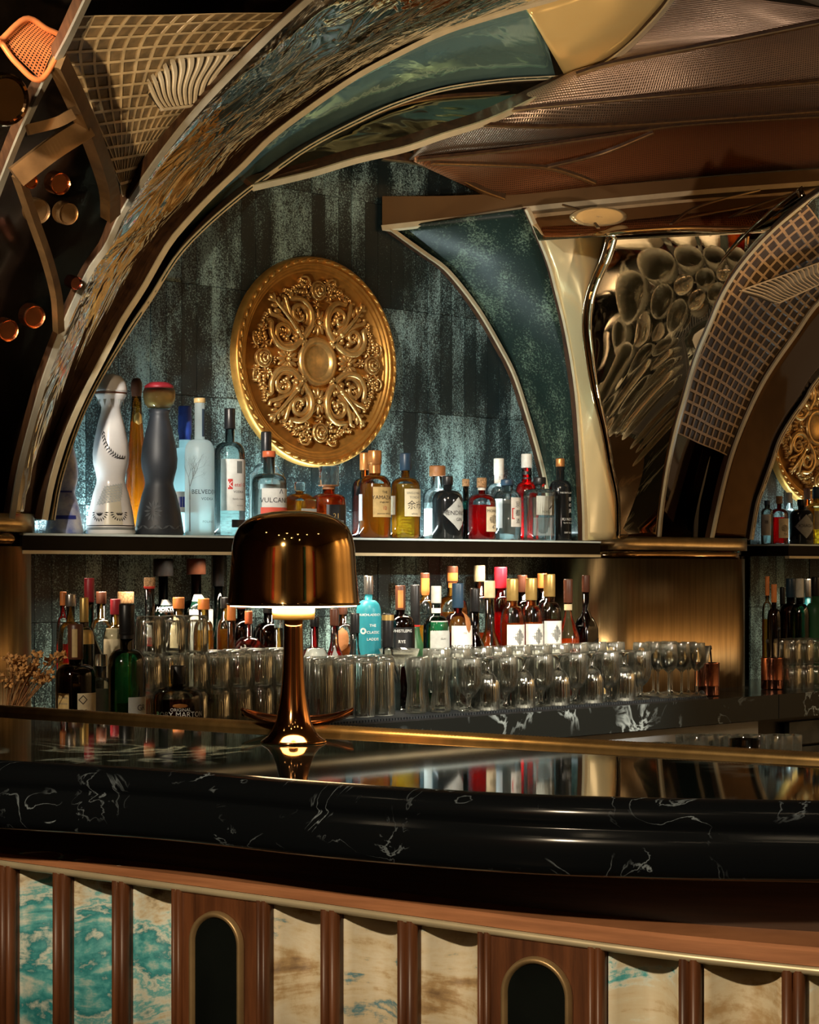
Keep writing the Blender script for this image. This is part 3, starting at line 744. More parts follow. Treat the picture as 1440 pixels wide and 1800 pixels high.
def grille(quad, back, ns, label, N=14, th=.45):
    a, b, c, d = [(p[0], p[1]) for p in quad]        # a-b top edge, d-c bottom edge
    n0, n1 = quad[0][2], quad[2][2]
    e = place('reflected_grille', PW(a[0], a[1], n0), label, 'grille')
    def pt(s, t, lift=0.0):
        x = (a[0]*(1-s)+b[0]*s)*(1-t)+(d[0]*(1-s)+c[0]*s)*t; y = (a[1]*(1-s)+b[1]*s)*(1-t)+(d[1]*(1-s)+c[1]*s)*t
        return PW(x+6*math.sin(t*4+s*3)*t*(1-t)*4, y, n0+(n1-n0)*t)+NV*lift
    for k in range(ns):
        s0 = (k+.5-th/2)/ns; s1 = (k+.5+th/2)/ns
        rows = [[pt(s0, i/N, 0), pt(s0, i/N, .012), pt(s1, i/N, .012), pt(s1, i/N, 0)] for i in range(N+1)]
        v, f = grid(rows, True); f += [(0, 1, 2, 3), (N*4+3, N*4+2, N*4+1, N*4)]
        obj('slat', v, f, pbr('pale_grille', (.60, .50, .33), .3, .5, .08, 30), e, False)
    for t0, t1 in ((-.02, .03), (.97, 1.02)):
        rows = [[pt(i/N, t0, 0), pt(i/N, t0, .014), pt(i/N, t1, .014), pt(i/N, t1, 0)] for i in range(N+1)]
        v, f = grid(rows, True); f += [(0, 1, 2, 3), (N*4+3, N*4+2, N*4+1, N*4)]
        obj('rail', v, f, pbr('pale_grille', (.60, .50, .33), .3, .5, .08, 30), e, False)
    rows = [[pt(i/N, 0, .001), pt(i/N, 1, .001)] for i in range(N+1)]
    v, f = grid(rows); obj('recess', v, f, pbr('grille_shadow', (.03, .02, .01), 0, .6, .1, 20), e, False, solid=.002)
grille([(215, 108, .90), (412, 94, .90), (352, 186, .80), (281, 194, .80)], .02, 11, 'pale reflected grille with slanted slats set in the corner lattice')
panel(G1, G2, DMIR, 'dark mirror ground of the reflected lattice above the broad column', 50, 6, .10)
lattice('reflected_lattice', G1[1:9], G2[:7], 23, 11, .76, .003, .02, LATB2, LATC2, 'dim reflected bronze lattice between two brass ribs over the broad column', .003)
def latn(x, y):
    def at(C):
        for a, b in zip(C, C[1:]):
            if a[1] <= y <= b[1]:
                t = (y-a[1])/(b[1]-a[1]); return a[0]+(b[0]-a[0])*t, a[2]+(b[2]-a[2])*t
        return C[0][0], C[0][2]
    (x1, n1), (x2, n2) = at(G1), at(G2); t = (x-x1)/(x2-x1); return n1+(n2-n1)*t
def LQd(x, y): return (x, y, latn(x, y))
q_ = [LQd(1293, 512), LQd(1436, 462), LQd(1450, 494), LQd(1362, 534)]
ma = (q_[0][2]+q_[1][2])/2
grille([(q[0], q[1], ma+.03) for q in q_], .02, 15, 'dim reflected grille with slanted slats on the lattice over the column', 6, .35)
# dark mirrored corner beside the tall arch, its copper and brass reflections built solid
panel([(-80, -20, 1.0), (-80, 250, .7), (-60, 500, .4), (-30, 913, .14)], [(x, y, max(.13, n*.8-.1)) for x, y, n in OC], pbr('smoked_mirror', (.05, .03, .017), .9, .14, .3, 4), 'smoked mirror panel behind the copper reflections at the tall arch', 50, 10, .0)
frame_ = place('reflected_frame', PW(150, 220, .9), 'reflected brass frame of crossing struts beside the reflected lattice', 'frame')
def bar(pts, w, d, label, mat, N=24):
    path = wc(pts, N); b, fc = sweep(path, NV, w, d, .004)
    v, f = join([b, fc]); obj('strut', v, f, mat, frame_, False)
AB = pbr('aged_brass', (.20, .11, .042), .8, .38, .2, 14)
bar([(112, 108, 1.06), (150, 190, .95), (178, 260, .84), (200, 330, .73), (203, 385, .66)], .034, .03, 'broad reflected brass strut running down beside the lattice', AB)
bar([(30, 312, .84), (95, 262, .88), (158, 222, .91)], .04, .03, 'reflected brass cross strut under the copper strainer', AB)
bar([(50, 228, .94), (100, 215, .96), (130, 200, .97)], .02, .02, 'short narrow reflected strut over the cross strut', AB)
bar([(38, 310, .80), (62, 380, .72), (88, 455, .62), (104, 520, .54), (108, 585, .48)], .018, .02, 'slim curved reflected strut among the round copper reflections', AB)
def disc(px, py, n, rpx, mat, label):
    c = PW(px, py, n); r = rpx*c.y/F
    e = empty('reflected_cap', c, 0, label, 'cap')
    v, f = lathe([(0, .004), (r*.8, .004), (r*.86, .008), (r*.95, .010), (r, .006), (r, -.02)], 32)
    o = obj('cap_face', v, f, mat, e, False); o.rotation_euler = (NV*.95-Zv*.3).to_track_quat('Z', 'Y').to_euler()
disc(103, 322, .76, 20, COPPER, 'bright copper round reflection on the smoked mirror')
disc(66, 371, .62, 22, AB, 'brass round reflection behind the slim curved strut')
disc(117, 375, .69, 20, AB, 'brass round reflection under the bright copper one')
disc(58, 556, .46, 21, COPPER, 'dull copper round reflection low on the smoked mirror')
disc(12, 580, .44, 20, COPPER, 'copper round reflection cut by the edge of the view')
disc(131, 497, .45, 12, ROSE, 'smallest copper round reflection against the tall arch')
disc(52, 318, .78, 13, COPPER, 'little copper round reflection at the end of the cross strut')
disc(8, 175, 1.0, 46, POLISH, 'large dark reflected bowl under the copper strainer')
# perforated copper strainer
e = place('reflected_tray', PW(55, 90, 1.0), 'perforated copper strainer reflected in the upper corner', 'tray')
PERF = pbr('orange_copper', (.62, .18, .05), .55, .35, .1, 20)  # mirror image of bar gear, built as a solid orange plate
V, Fc, fm = [], [], []
for i in range(18):
    for j in range(13):
        def q(a, b):
            s, t = a/18, b/13
            x = (0*(1-s)+45*s)*(1-t)+(72*(1-s)+108*s)*t; y = (72*(1-s)+33*s)*(1-t)+(140*(1-s)+72*s)*t
            return PW(x, y-10*math.sin(PI*s)*t, 1.04)
        c = [q(i, j), q(i+1, j), q(i+1, j+1), q(i, j+1)]; m = sum(c, Vector())/4
        qq = [m.lerp(x, .5) for x in c]; r_ = [x-NV*.005 for x in qq]
        k = len(V); V += c+qq+r_
        for s in range(4):
            e_ = (s+1) % 4; Fc += [(k+s, k+e_, k+4+e_, k+4+s), (k+4+s, k+4+e_, k+8+e_, k+8+s)]; fm += [0, 1]
        Fc.append((k+8, k+9, k+10, k+11)); fm.append(1)
obj('perforated_plate', V, Fc, None, e, False, mats=[PERF, DARK], fm=fm)
rim = [PW(*p) for p in cr([(0, 72, 1.045), (45, 33, 1.045), (80, 50, 1.045), (108, 72, 1.045), (72, 140, 1.045), (30, 112, 1.045), (0, 72, 1.045)], 40)]
v, f = tube(rim, .006); obj('rim', v, f, PERF, e)
# ------------------------------------------------------------------ the front bar
XS = [-140+i*(1900/114) for i in range(115)]
def curve_fn(pts, d0, d1=None):
    d1 = d0 if d1 is None else d1
    sm = cr(pts, 200)
    def fn(x):
        for a, b in zip(sm, sm[1:]):
            if a[0] <= x <= b[0] or b is sm[-1]:
                t = (x-a[0])/(b[0]-a[0]); y = a[1]+(b[1]-a[1])*t; break
        if x < sm[0][0]: y = sm[0][1]+(x-sm[0][0])*.06
        return PZ(x, y, d0+(d1-d0)*min(1, max(0, x/1440)))
    return fn
f_back = curve_fn([(-60, 1246), (10, 1251), (250, 1267), (420, 1278), (720, 1295), (1000, 1311), (1200, 1323), (1440, 1337), (1545, 1342)], .25)
f_nose = curve_fn([(-60, 1331), (0, 1336), (300, 1352), (600, 1376), (900, 1394), (1150, 1402), (1440, 1407), (1545, 1409)], .25)
f_rail0 = curve_fn([(-60, 1480), (0, 1487), (300, 1521), (600, 1556), (900, 1592), (1200, 1622), (1440, 1638), (1545, 1643)], .385, .405)
f_rail1 = curve_fn([(-60, 1516), (0, 1524), (480, 1590), (720, 1624), (940, 1655), (1200, 1690), (1440, 1716), (1545, 1725)], .405, .437)
def outward(fn, x):
    t = fn(x+8)-fn(x-8); t.z = 0; t.normalize(); o = Vector((t.y, -t.x, 0))
    return o
bar_ = place('bar_counter', Vector((0, 2.4, 0)), 'front bar with black marble top over onyx panels and walnut pilasters', 'bar')
back = [f_back(x) for x in XS]; nose = [f_nose(x) for x in XS]
out = [outward(f_nose, x) for x in XS]
rows = []
for b, n_, o in zip(back, nose, out):
    rows.append([b+Vector((0, 0, -.05)), b] + [b.lerp(n_, k/6) for k in range(1, 6)] + [n_])
v, f = grid(rows, flip=True); obj('marble_top', v, f, BTOP, bar_)
prof = [(0, 0), (.012, -.002), (.021, -.009), (.0255, -.018), (.0245, -.027), (.020, -.032), (.0205, -.035), (.027, -.041), (.030, -.050), (.030, -.074), (.025, -.083), (.012, -.088), (-.30, -.088)]
rows = [[n_+o*a+Zv*z for a, z in prof] for n_, o in zip(nose, out)]
v, f = grid(rows, flip=True); obj('marble_nosing', v, f, BEDGE, bar_)
r0 = [f_rail0(x) for x in XS]; r1 = [f_rail1(x) for x in XS]; ro = [outward(f_rail1, x) for x in XS]
rows = [[Vector((a.x, a.y, n_.z-.0885)), a+Zv*.0] for n_, o, a in zip(nose, out, r0)]
v, f = grid(rows, flip=True); obj('apron', v, f, wood('apron_walnut', (.030, .014, .006), (.065, .028, .011), 'X', .5), bar_)
rows = []
for a, b, o in zip(r0, r1, ro):
    zt = a.z-.002
    rows.append([a, Vector((b.x, b.y, zt))-o*.004, Vector((b.x, b.y, zt-.004)), b+Zv*.010, b+Zv*.010-o*.05])
v, f = grid(rows, flip=True); obj('oak_rail', v, f, RAILW, bar_, False)
rows = [[b+Zv*.0095, b+o*.003+Zv*.008, b+o*.0035+Zv*.003, b, b-o*.03] for b, o in zip(r1, ro)]
v, f = grid(rows, flip=True); obj('brass_bead', v, f, BRASS_L, bar_)
# panels, pilasters and arched door panels
ZB = CZ-.72
def base(x, inset=0.0):
    b = f_rail1(x); return b-outward(f_rail1, x)*inset
TEAL = (.02, .22, .25); TEAL2 = (.10, .40, .42); WHT = (.62, .66, .58); CRM = (.58, .50, .34); TANC = (.40, .28, .14); BRN = (.20, .13, .07); GBL = (.08, .22, .28)
T_L = (0, 0, 0, .3, [(.47, BRN), (.53, CRM), (.575, WHT), (.615, TEAL2), (.645, WHT), (.685, TEAL), (.73, TEAL2), (.80, WHT)])
T_M = (0, 0, 0, 2.1, [(.47, BRN), (.545, TANC), (.60, CRM), (.655, (.62, .57, .44)), (.705, CRM), (.745, GBL), (.80, CRM)])
T_R = (0, 0, 0, 4.4, [(.48, TANC), (.55, CRM), (.62, (.60, .55, .40)), (.655, WHT), (.685, TEAL2), (.73, TEAL), (.80, WHT)])
spec = [('t', -82, -26, T_L), ('p', -26, 0, 0)] + [('p', 0, 22, 0), ('t', 22, 93, T_L), ('p', 93, 118, 0), ('t', 118, 197, T_L), ('p', 197, 222, 0), ('t', 222, 303, T_L), ('p', 303, 320, 0),
        ('w', 320, 452, 0), ('p', 452, 470, 0), ('t', 470, 563, T_M), ('p', 563, 593, 0), ('t', 593, 698, T_M), ('p', 698, 730, 0), ('t', 730, 840, T_M), ('p', 840, 863, 0),
        ('w', 863, 1033, 0), ('p', 1033, 1060, 0), ('t', 1060, 1192, T_R), ('p', 1192, 1230, 0), ('t', 1230, 1374, T_R), ('p', 1374, 1414, 0), ('t', 1414, 1560, T_R), ('p', 1560, 1602, 0), ('t', 1602, 1755, T_R)]
spec = [s for s in spec if s[1] >= 0]
ti = 0
for kind, x0, x1, tone in spec:
    if kind == 't':
        rows = []
        for i in range(15):
            s = i/14; b = base(x0+(x1-x0)*s, .014+.034*math.sin(PI*s)**.8)
            rows.append([Vector((b.x, b.y, b.z+.02)), Vector((b.x, b.y, ZB))])
        v, f = grid(rows); ti += 1
        lo_, hi_ = base(x0), base(x1)
        obj('onyx_panel', v, f, onyx('onyx_%d' % ti, tone[:3]+(tone[3]+ti*.0,)+tone[4:]), bar_, solid=.006)
    elif kind == 'p':
        p = place('reeded_pilaster', Vector((0, 0, 0)), None, None)
        p.parent = bar_; p.location = -bar_.location; p['world_origin'] = 0
        nr = 2
        rows = [[Vector((base(x, .012).x, base(x, .012).y, z)) for z in (base(x).z+.004, ZB)] for x in (x0, (x0+x1)/2, x1)]
        v, f = grid(rows); obj('backing', v, f, WOOD, p, False, solid=.012)
        for k in range(nr):
            a, b = x0+(x1-x0)*(k+.06)/nr, x0+(x1-x0)*(k+.94)/nr
            rows = []
            for i in range(9):
                t = i/8; q = base(a+(b-a)*(.5-.5*math.cos(PI*t)), .008-.012*math.sin(PI*t))
                rows.append([Vector((q.x, q.y, base(x0).z+.003)), Vector((q.x, q.y, ZB))])
            v, f = grid(rows); obj('reed', v, f, WOOD, p, solid=.003)
    else:
        p = place('arched_door', Vector((0, 0, 0)), None, None)
        p.parent = bar_; p.location = -bar_.location; p['world_origin'] = 0
        ax0, ax1 = (340, 425) if x0 < 500 else (888, 1002)
        rows = []
        for i in range(13):
            b = base(x0+(x1-x0)*i/12, .006); rows.append([Vector((b.x, b.y, b.z+.003)), Vector((b.x, b.y, ZB))])
        v, f = grid(rows); obj('walnut_board', v, f, WOOD, p, False, solid=.01)
        A, B = base(ax0, -.002), base(ax1, -.002); w = (B-A); wl = Vector((w.x, w.y, 0)).length; ex = Vector((w.x, w.y, 0)).normalized(); c = (A+B)/2; on = outward(f_rail1, (ax0+ax1)/2)
        ztop = (1612 if x0 < 500 else 1693); zt = CZ-(ztop-1000)/F*c.y; r = wl/2-.004
        arc = [c+ex*r*math.cos(PI-PI*i/24)+Vector((0, 0, zt-r+r*math.sin(PI*i/24)-c.z)) for i in range(25)]
        arc = [Vector((arc[0].x, arc[0].y, ZB+.04))]+arc+[Vector((arc[-1].x, arc[-1].y, ZB+.04))]
        k = len(arc); vs = [a+on*.001 for a in arc]+[a-on*.004 for a in arc]
        obj('black_glass', vs, [tuple(range(k))[::-1], tuple(range(k, 2*k))]+[(i, i+1, k+i+1, k+i) for i in range(k-1)], BLACKG, p, False)
        rows = []
        for i, a in enumerate(arc):
            d = (a-Vector((c.x, c.y, zt-r))); d2 = Vector((d.dot(ex), d.z)); 
            if a.z < zt-r: d2 = Vector((d2.x, 0))
            d2.normalize(); g_ = ex*d2.x+Zv*d2.y
            rows.append([a-g_*.001+on*.001, a+on*.005+g_*.001, a+on*.006+g_*.0035, a+on*.005+g_*.006, a+g_*.0075-on*.002])
        v, f = grid(rows); obj('brass_surround', v, f, pbr('old_gold_trim', (.42, .29, .14), .6, .4, .1, 30), p)
# ribbed brass bead at the back of the top
rows = []
NB = 620
for i in range(NB):
    x = -135+1890*i/(NB-1); b = f_back(x); t = (f_back(x+4)-f_back(x-4)); t.z = 0; t.normalize(); o = Vector((t.y, -t.x, 0))
    k = 1+.18*math.sin(i*PI)*0+ (.12 if i % 2 else -.08)
    rows.append([b+o*.012, b+o*.012+Zv*.004*k, b+o*.006+Zv*.0085*k, b-o*.004+Zv*.010*k, b-o*.014+Zv*.0085*k, b-o*.02+Zv*.003, b-o*.02-Zv*.03])
v, f = grid(rows, flip=True); obj('ribbed_brass_edge', v, f, pbr('old_gold_edge', (.52, .34, .13), .9, .34, .12, 40), bar_)
# solid core so that the counter is a body
rows = [[b+Vector((0, 0, -.05)), Vector((b.x, b.y, ZB))] for b in back]
v, f = grid(rows); obj('rear_face', v, f, DARK, bar_, False, solid=.01)

# ------------------------------------------------------------------ the back counter
CT = -.405
bc = place('back_counter', W(.5, .29, -1.35), 'dark veined marble back counter along the tiled wall', 'counter')
v, f = wbox(-2.6, 1.47, .0, .58, CT-.078, CT); obj('marble_slab', v, f, CTOP, bc, False)
v, f = wbox(1.474, 3.3, .0, .58, CT-.078, CT); obj('marble_slab', v, f, CTOP, bc, False)
v, f = wbox(-2.6, 3.3, .02, .50, -1.348, CT-.079); obj('carcass', v, f, DARK, bc, False)
def wob(n0, x0, x1, z0, z1, dn, name, mat, parent):
    v, f = wbox(PU(x0, n0), PU(x1, n0), n0-dn, n0, z0, z1); return obj(name, v, f, mat, parent, False)
d = place('steel_fridge', W(.6, .51, -1.3), 'low steel fridge front under the marble back counter', 'fridge')
wob(.515, 860, 1333, -1.34, CT-.088, .012, 'steel_door', pbr('pale_steel', (.50, .53, .54), .1, .35, .08, 8), d)
d = place('drawer_cabinet', W(1.7, .51, -1.3), 'dark steel drawers with a round lock beside the fridge', 'cabinet')
wob(.53, 1388, 1520, -.58, -.505, .02, 'drawer', STEELD, d)
wob(.53, 1352, 1520, -1.34, -.59, .02, 'door', STEELD, d)
c = PW(1391, 1303, .532); v, f = lathe([(0, .004), (.018, .004), (.022, .006), (.026, .002), (.026, -.01)], 28)
m4 = (NV.to_track_quat('Z', 'Y').to_matrix().to_4x4()); v = [tuple((m4 @ Vector(q))+c) for q in v]; obj('lock', v, f, POLISH, d)
# rubber bar mat: base, border and cross ribs
mat_ = place('bar_mat', W(.5, .47, CT), 'ribbed black rubber bar mat under the glassware', 'mat')
u0, u1 = PU(247, .5), PU(1215, .5)
v, f = wbox(u0, u1, .345, .57, CT, CT+.004); obj('mat_base', v, f, RUBBER, mat_, False)
parts = []
k = u0+.006
while k < u1-.006:
    parts.append(wbox(k, k+.005, .35, .565, CT+.004, CT+.010)); k += .0105
v, f = join(parts); o = obj('ribs', v, f, pbr('worn_rubber', (.03, .036, .042), 0, .4, .2, 60), mat_, False); o['kind'] = 'stuff'
# work ledge behind the front bar with small glasses
led = place('work_ledge', Vector((.75, 4.5, .70)), 'low steel work ledge behind the front bar', 'ledge')
v, f = box(.15, 1.6, 4.25, 4.75, .855, .875); obj('steel_top', v, f, STEELD, led, False)
for x in (.25, 1.5):
    for y in (4.3, 4.7):
        v, f = box(x-.02, x+.02, y-.02, y+.02, 0, .855); obj('leg', v, f, STEELD, led, False)

# ------------------------------------------------------------------ brass table lamp
LY = .25*F/305.0
lc = PZ(516, 1305, .25)
def pxl(prof): return [(r/1219.0, (1310-y)/1219.0) for r, y in prof]
lamp = empty('table_lamp', lc, 0, 'polished brass mushroom table lamp glowing on the marble bar', 'lamp')
AMB = pbr('polished_amber_brass', (.66, .42, .16), 1, .06, .08, 10)
v, f = lathe(pxl([(118, 1066), (116, 1068), (114.5, 1064), (112, 1040), (109, 1000), (107, 968), (103, 948), (96, 933), (82, 920), (62, 911), (38, 906), (14, 904), (0, 904)])[::1], 64, caps=False)
shade = obj('shade', v, f, AMB, lamp, solid=.0015)
v, f = lathe(pxl([(0, 1052), (70, 1052), (110, 1054), (111, 1071), (60, 1073), (0, 1073)][::-1]), 48)
obj('diffuser', v, f, pbr('lamp_glow', (1, .85, .6), 0, .5, .02, 5, emit=((1, .66, .32), 18)), lamp)
v, f = lathe(pxl([(0, 1094), (36, 1094), (37.5, 1090), (37.5, 1074), (20, 1073), (0, 1073)]), 48); obj('collar', v, f, pbr('yellow_brass', (.80, .52, .16), .9, .3, .1, 20), lamp)  # collar in a yellower brass than the stem
v, f = lathe(pxl([(0, 1310), (57, 1310), (58, 1308), (55, 1305), (46, 1299), (38, 1289), (31, 1272), (26, 1250), (22, 1225), (19, 1190), (17.5, 1150), (16.5, 1110), (16.5, 1093), (0, 1093)]), 64)
obj('stem', v, f, pbr('copper_brass', (.74, .36, .14), 1, .09, .08, 10), lamp)

# copper leaf dish behind the lamp
dc = PZ(522, 1283, .25)
sc_ = dc.y/F
rows = []
for i in range(41):
    s = -1+2*i/40; x = s*97*sc_; h = (abs(s)**2.2)*27*sc_+.004; wv = (1-s*s)**.6*.055+.001
    rows.append([Vector((x, -wv, h+.010*(1-abs(s)))), Vector((x, -wv*.55, h*.75+.002)), Vector((x, 0, h*.7)), Vector((x, wv*.55, h*.75+.002)), Vector((x, wv, h+.010*(1-abs(s))))])
v, f = grid(rows)
ld = empty('leaf_dish', dc+Vector((0, .012, .003)), 0, 'small copper leaf shaped dish behind the lamp stem', 'dish')
o = obj('bowl', v, f, pbr('dark_copper', (.34, .13, .05), 1, .22, .2, 20), ld, solid=.003)
rimv = [r_[0] for r_ in rows]; v, f = tube(rimv, .0028); obj('rim', v, f, COPPER, ld)
rimv = [r_[4] for r_ in rows]; v, f = tube(rimv, .0028); obj('rim', v, f, COPPER, ld)

# ------------------------------------------------------------------ gold ceiling-rose medallions on the wall
def medallion(cu, cz, R, label, nset=.002):
    e = empty('wall_medallion', W(cu, nset, cz), TA, label, 'medallion', 'gold medallions')
    def put(name, vf, mat=GOLD, sm=True):     # local: x right, y up, z out of the wall -> empty frame (x, -z, y)
        return obj(name, [(a*R, -c*R, b*R) for a, b, c in vf[0]], vf[1], mat, e, sm)
    prof = [(1.0, .0), (1.0, .05), (.99, .085), (.975, .10), (.955, .095), (.94, .078), (.932, .088), (.918, .092), (.908, .08), (.903, .070), (.893, .078), (.884, .076), (.876, .060), (.868, .052), (.858, .056), (.85, .052), (.842, .036), (.6, .03), (.25, .03), (0, .03)]
    v, f = lathe(prof, 96, caps=False); put('disc', (v, f))
    prof = [(.235, .03), (.235, .065), (.22, .085), (.195, .09), (.17, .08), (.155, .055), (.15, .05), (0, .05)]
    v, f = lathe(prof, 64, caps=False); put('centre_boss', (v, f), GOLD_L)
    def blob(cx, cy, cz_, rx, ry, rz, ang=0, seg=10):
        pr = [(math.cos(-PI/2+PI*i/6), math.sin(-PI/2+PI*i/6)) for i in range(7)]
        v, f = lathe([(max(r, 1e-4), z) for r, z in pr], seg, caps=False)
        m = Matrix.Translation((cx, cy, cz_)) @ Matrix.Rotation(ang, 4, 'Z') @ Matrix.Diagonal((rx, ry, rz, 1))
        return xf((v, f), m)
    # rim of overlapping leaves
    parts = []
    for i in range(60):
        a = 2*PI*i/60; parts.append(blob(.957*math.cos(a), .957*math.sin(a), .098, .040, .014, .016, a+PI/2+.3, 8))
    o = put('leaf_rim', join(parts)); o['kind'] = 'stuff'
    def rot(vf, a): return xf(vf, Matrix.Rotation(a, 4, 'Z') @ Matrix.Diagonal((1.12, 1.08, 1.15, 1)))
    def flower(cx, cy, r, np_, z=.05, tilt=0):
        ps = []
        for i in range(np_):
            a = 2*PI*i/np_+tilt
            ps.append(blob(cx+r*.58*math.cos(a), cy+r*.58*math.sin(a), z, r*.46, r*.17, .022, a, 8))
        ps.append(blob(cx, cy, z+.02, r*.2, r*.2, .025, 0, 8)); return join(ps)
    def curl(pts, r0, r1, z=.055):
        P = cr([(x, y) for x, y in pts], 26)
        return tube([Vector((x, y, z+.02*math.sin(PI*i/25))) for i, (x, y) in enumerate(P)], 1, 8, lambda t: r0+(r1-r0)*t)
    def leafp(cx, cy, L, wd, a, z=.05):
        ps = []
        for k in range(4):
            t = -.4+.32*k; w_ = wd*(1-.2*k)
            for s in (-1, 1):
                ps.append(blob(cx+math.cos(a)*L*t-math.sin(a)*s*w_*.55, cy+math.sin(a)*L*t+math.cos(a)*s*w_*.55, z, L*.26, w_*.42, .022, a+s*.75, 7))
        ps.append(blob(cx+math.cos(a)*L*.55, cy+math.sin(a)*L*.55, z, L*.3, wd*.3, .025, a, 7))
        return join(ps)
    def spiral(cx, cy, r, turns, a0, s, thick):
        pts = []
        for i in range(40):
            t = i/39; q = r*(1-t*.8); a = a0+s*turns*2*PI*t
            pts.append(Vector((cx+q*math.cos(a), cy+q*math.sin(a)*1.0, .055+.035*t)))
        return tube(pts, thick, 8, lambda t: 1-.45*t)
    def rose(cx, cy, r, z=.055):
        ps = [blob(cx, cy, z, r*.85, r*.85, .03, 0, 14)]
        for ring, (q, n_) in enumerate(((.8, 6), (.5, 5), (.25, 3))):
            for i in range(n_):
                a = 2*PI*i/n_+ring*.5
                arc = [Vector((cx+r*q*math.cos(a+d_), cy+r*q*math.sin(a+d_), z+.025+.012*ring)) for d_ in [(-.6+.2*k)*(1 if ring < 2 else 1.4) for k in range(7)]]
                ps.append(tube(arc, r*.11, 6, lambda t: .5+math.sin(PI*t)*.6))
        return join(ps)
    for k in range(4):
        a = PI/2*k
        put('daisy', rot(flower(.335, 0, .115, 12, .055), a), GOLD_L)
        # outer bouquet
        ps = [rose(.60, .01, .095), flower(.55, .13, .06, 7), flower(.57, -.125, .06, 7), flower(.485, .02, .045, 6), flower(.655, .11, .045, 6), flower(.66, -.11, .05, 6)]
        for s in (-1, 1):
            ps += [leafp(.60, s*.21, .10, .055, s*PI/2+.15), leafp(.655, s*.165, .07, .045, s*1.2), flower(.58, s*.275, .035, 5), leafp(.56, s*.335, .07, .04, s*PI/2-.25), curl([(.64, s*.08), (.70, s*.13), (.70, s*.19), (.665, s*.2)], .012, .008), curl([(.52, s*.1), (.50, s*.19), (.53, s*.25), (.57, s*.24)], .011, .007)]
        put('rose_bouquet', rot(join(ps), a), GOLD_L)
        b = a+PI/4
        for s in (-1, 1):
            ps = [spiral(.42, s*.115, .115, 1.15, PI*1.0 if s > 0 else PI, -s, .026), curl([(.25, s*.01), (.28, s*.16), (.38, s*.245), (.50, s*.23), (.575, s*.15), (.60, s*.2)], .032, .022), leafp(.41, s*.115, .10, .06, s*.5, .06), curl([(.33, s*.03), (.44, s*.03), (.55, s*.07), (.62, s*.11), (.655, s*.09)], .022, .018)]
            put('acanthus_scroll', rot(join(ps), b), GOLD_L)
        ps = [leafp(.60, 0, .17, .085, 0, .06), curl([(.26, 0), (.40, 0), (.56, 0), (.70, 0)], .022, .01, .07), leafp(.27, 0, .09, .10, PI, .06), blob(.345, 0, .08, .03, .03, .03), blob(.315, .04, .07, .022, .022, .025), blob(.315, -.04, .07, .022, .022, .025)]
        put('acanthus_leaf', rot(join(ps), b), GOLD_L)
    return e
medallion(0.0, .605, .308, 'large gold floral medallion hung on the teal tiles over the long shelf')
pc = PW(1428, 752, .0)
uu = PU(1428, 0)
medallion(uu, pc.z-CZ, .30, 'gold medallion in the reflected niche cut by the view edge')
# ------------------------------------------------------------------ bottles
G_CLEAR = thin_glass('clear_glass', (.93, .96, .95), (.55, .66, .66))
G_GREEN = thin_glass('green_glass', (.14, .52, .32), (.02, .14, .08))
G_DKGRN = thin_glass('dark_green_glass', (.14, .30, .26), (.02, .07, .06))
G_BROWN = thin_glass('brown_glass', (.16, .05, .02), (.03, .01, .005))
G_AMBER = thin_glass('amber_glass', (.80, .48, .12), (.30, .14, .03))
G_RED = thin_glass('red_glass', (.62, .02, .03), (.16, .0, .005))
G_BLACK = pbr('black_bottle_glass', (.010, .012, .013), 0, .12, .2, 20)
G_TEALF = frosted('teal_frosted_glass', (.05, .36, .44), .12)
G_FROST = frosted('frosted_glass', (.62, .70, .70), .35)
G_FROST2 = frosted('pale_frosted_glass', (.52, .72, .76), .3)
G_GRNF = frosted('green_frosted_glass', (.05, .16, .07), .1)
CERAM = pbr('white_ceramic', (.66, .64, .62), 0, .22, .05, 12)
CERAMB = pbr('matte_black_ceramic', (.022, .026, .033), 0, .5, .2, 12)
CREAMC = pbr('cream_ceramic', (.55, .50, .38), 0, .3, .06, 12)
BLUEC = pbr('blue_white_ceramic', (.62, .66, .76), 0, .25, .3, 26, col2=(.20, .25, .55))
LQ = dict(amber=liquid('amber_whisky', (.85, .42, .05), .24), gold=liquid('golden_whisky', (.90, .58, .10), .24), orange=liquid('orange_liqueur', (.90, .20, .03), .24),
          red=liquid('red_liqueur', (.85, .02, .03), .24), dark=liquid('dark_rum', (.20, .03, .01), .24), deep=liquid('deep_red_rum', (.40, .02, .015), .24), clear=liquid('clear_spirit', (.90, .94, .94), .06),
          brown=liquid('brown_rum', (.42, .13, .02), .24))
def c_(name, col, rough=.4, metal=0.0): return pbr('cap_'+name, col, metal, rough, .08, 50)
CAPS = dict(black=BLKP, red=c_('red', (.30, .02, .03)), brightred=c_('brightred', (.62, .02, .04), .3), gold=c_('gold', (.62, .42, .14), .35, .7), cork=CORK, wood=c_('wood', (.30, .12, .04), .5), copper=c_('copper', (.60, .26, .08), .3, .6),
            white=c_('white', (.66, .66, .60)), blue=c_('blue', (.02, .06, .34)), navy=c_('navy', (.02, .05, .09)), steel=c_('steel', (.55, .52, .48), .25, .9), brown=c_('brown', (.09, .03, .015)), orange=c_('orange', (.62, .20, .05)),
            glass=real_glass('stopper_glass'), cream=c_('cream', (.60, .50, .30)), redorange=c_('redorange', (.55, .12, .04)), tan=c_('tan', (.50, .36, .16)), ceramic=CERAM)
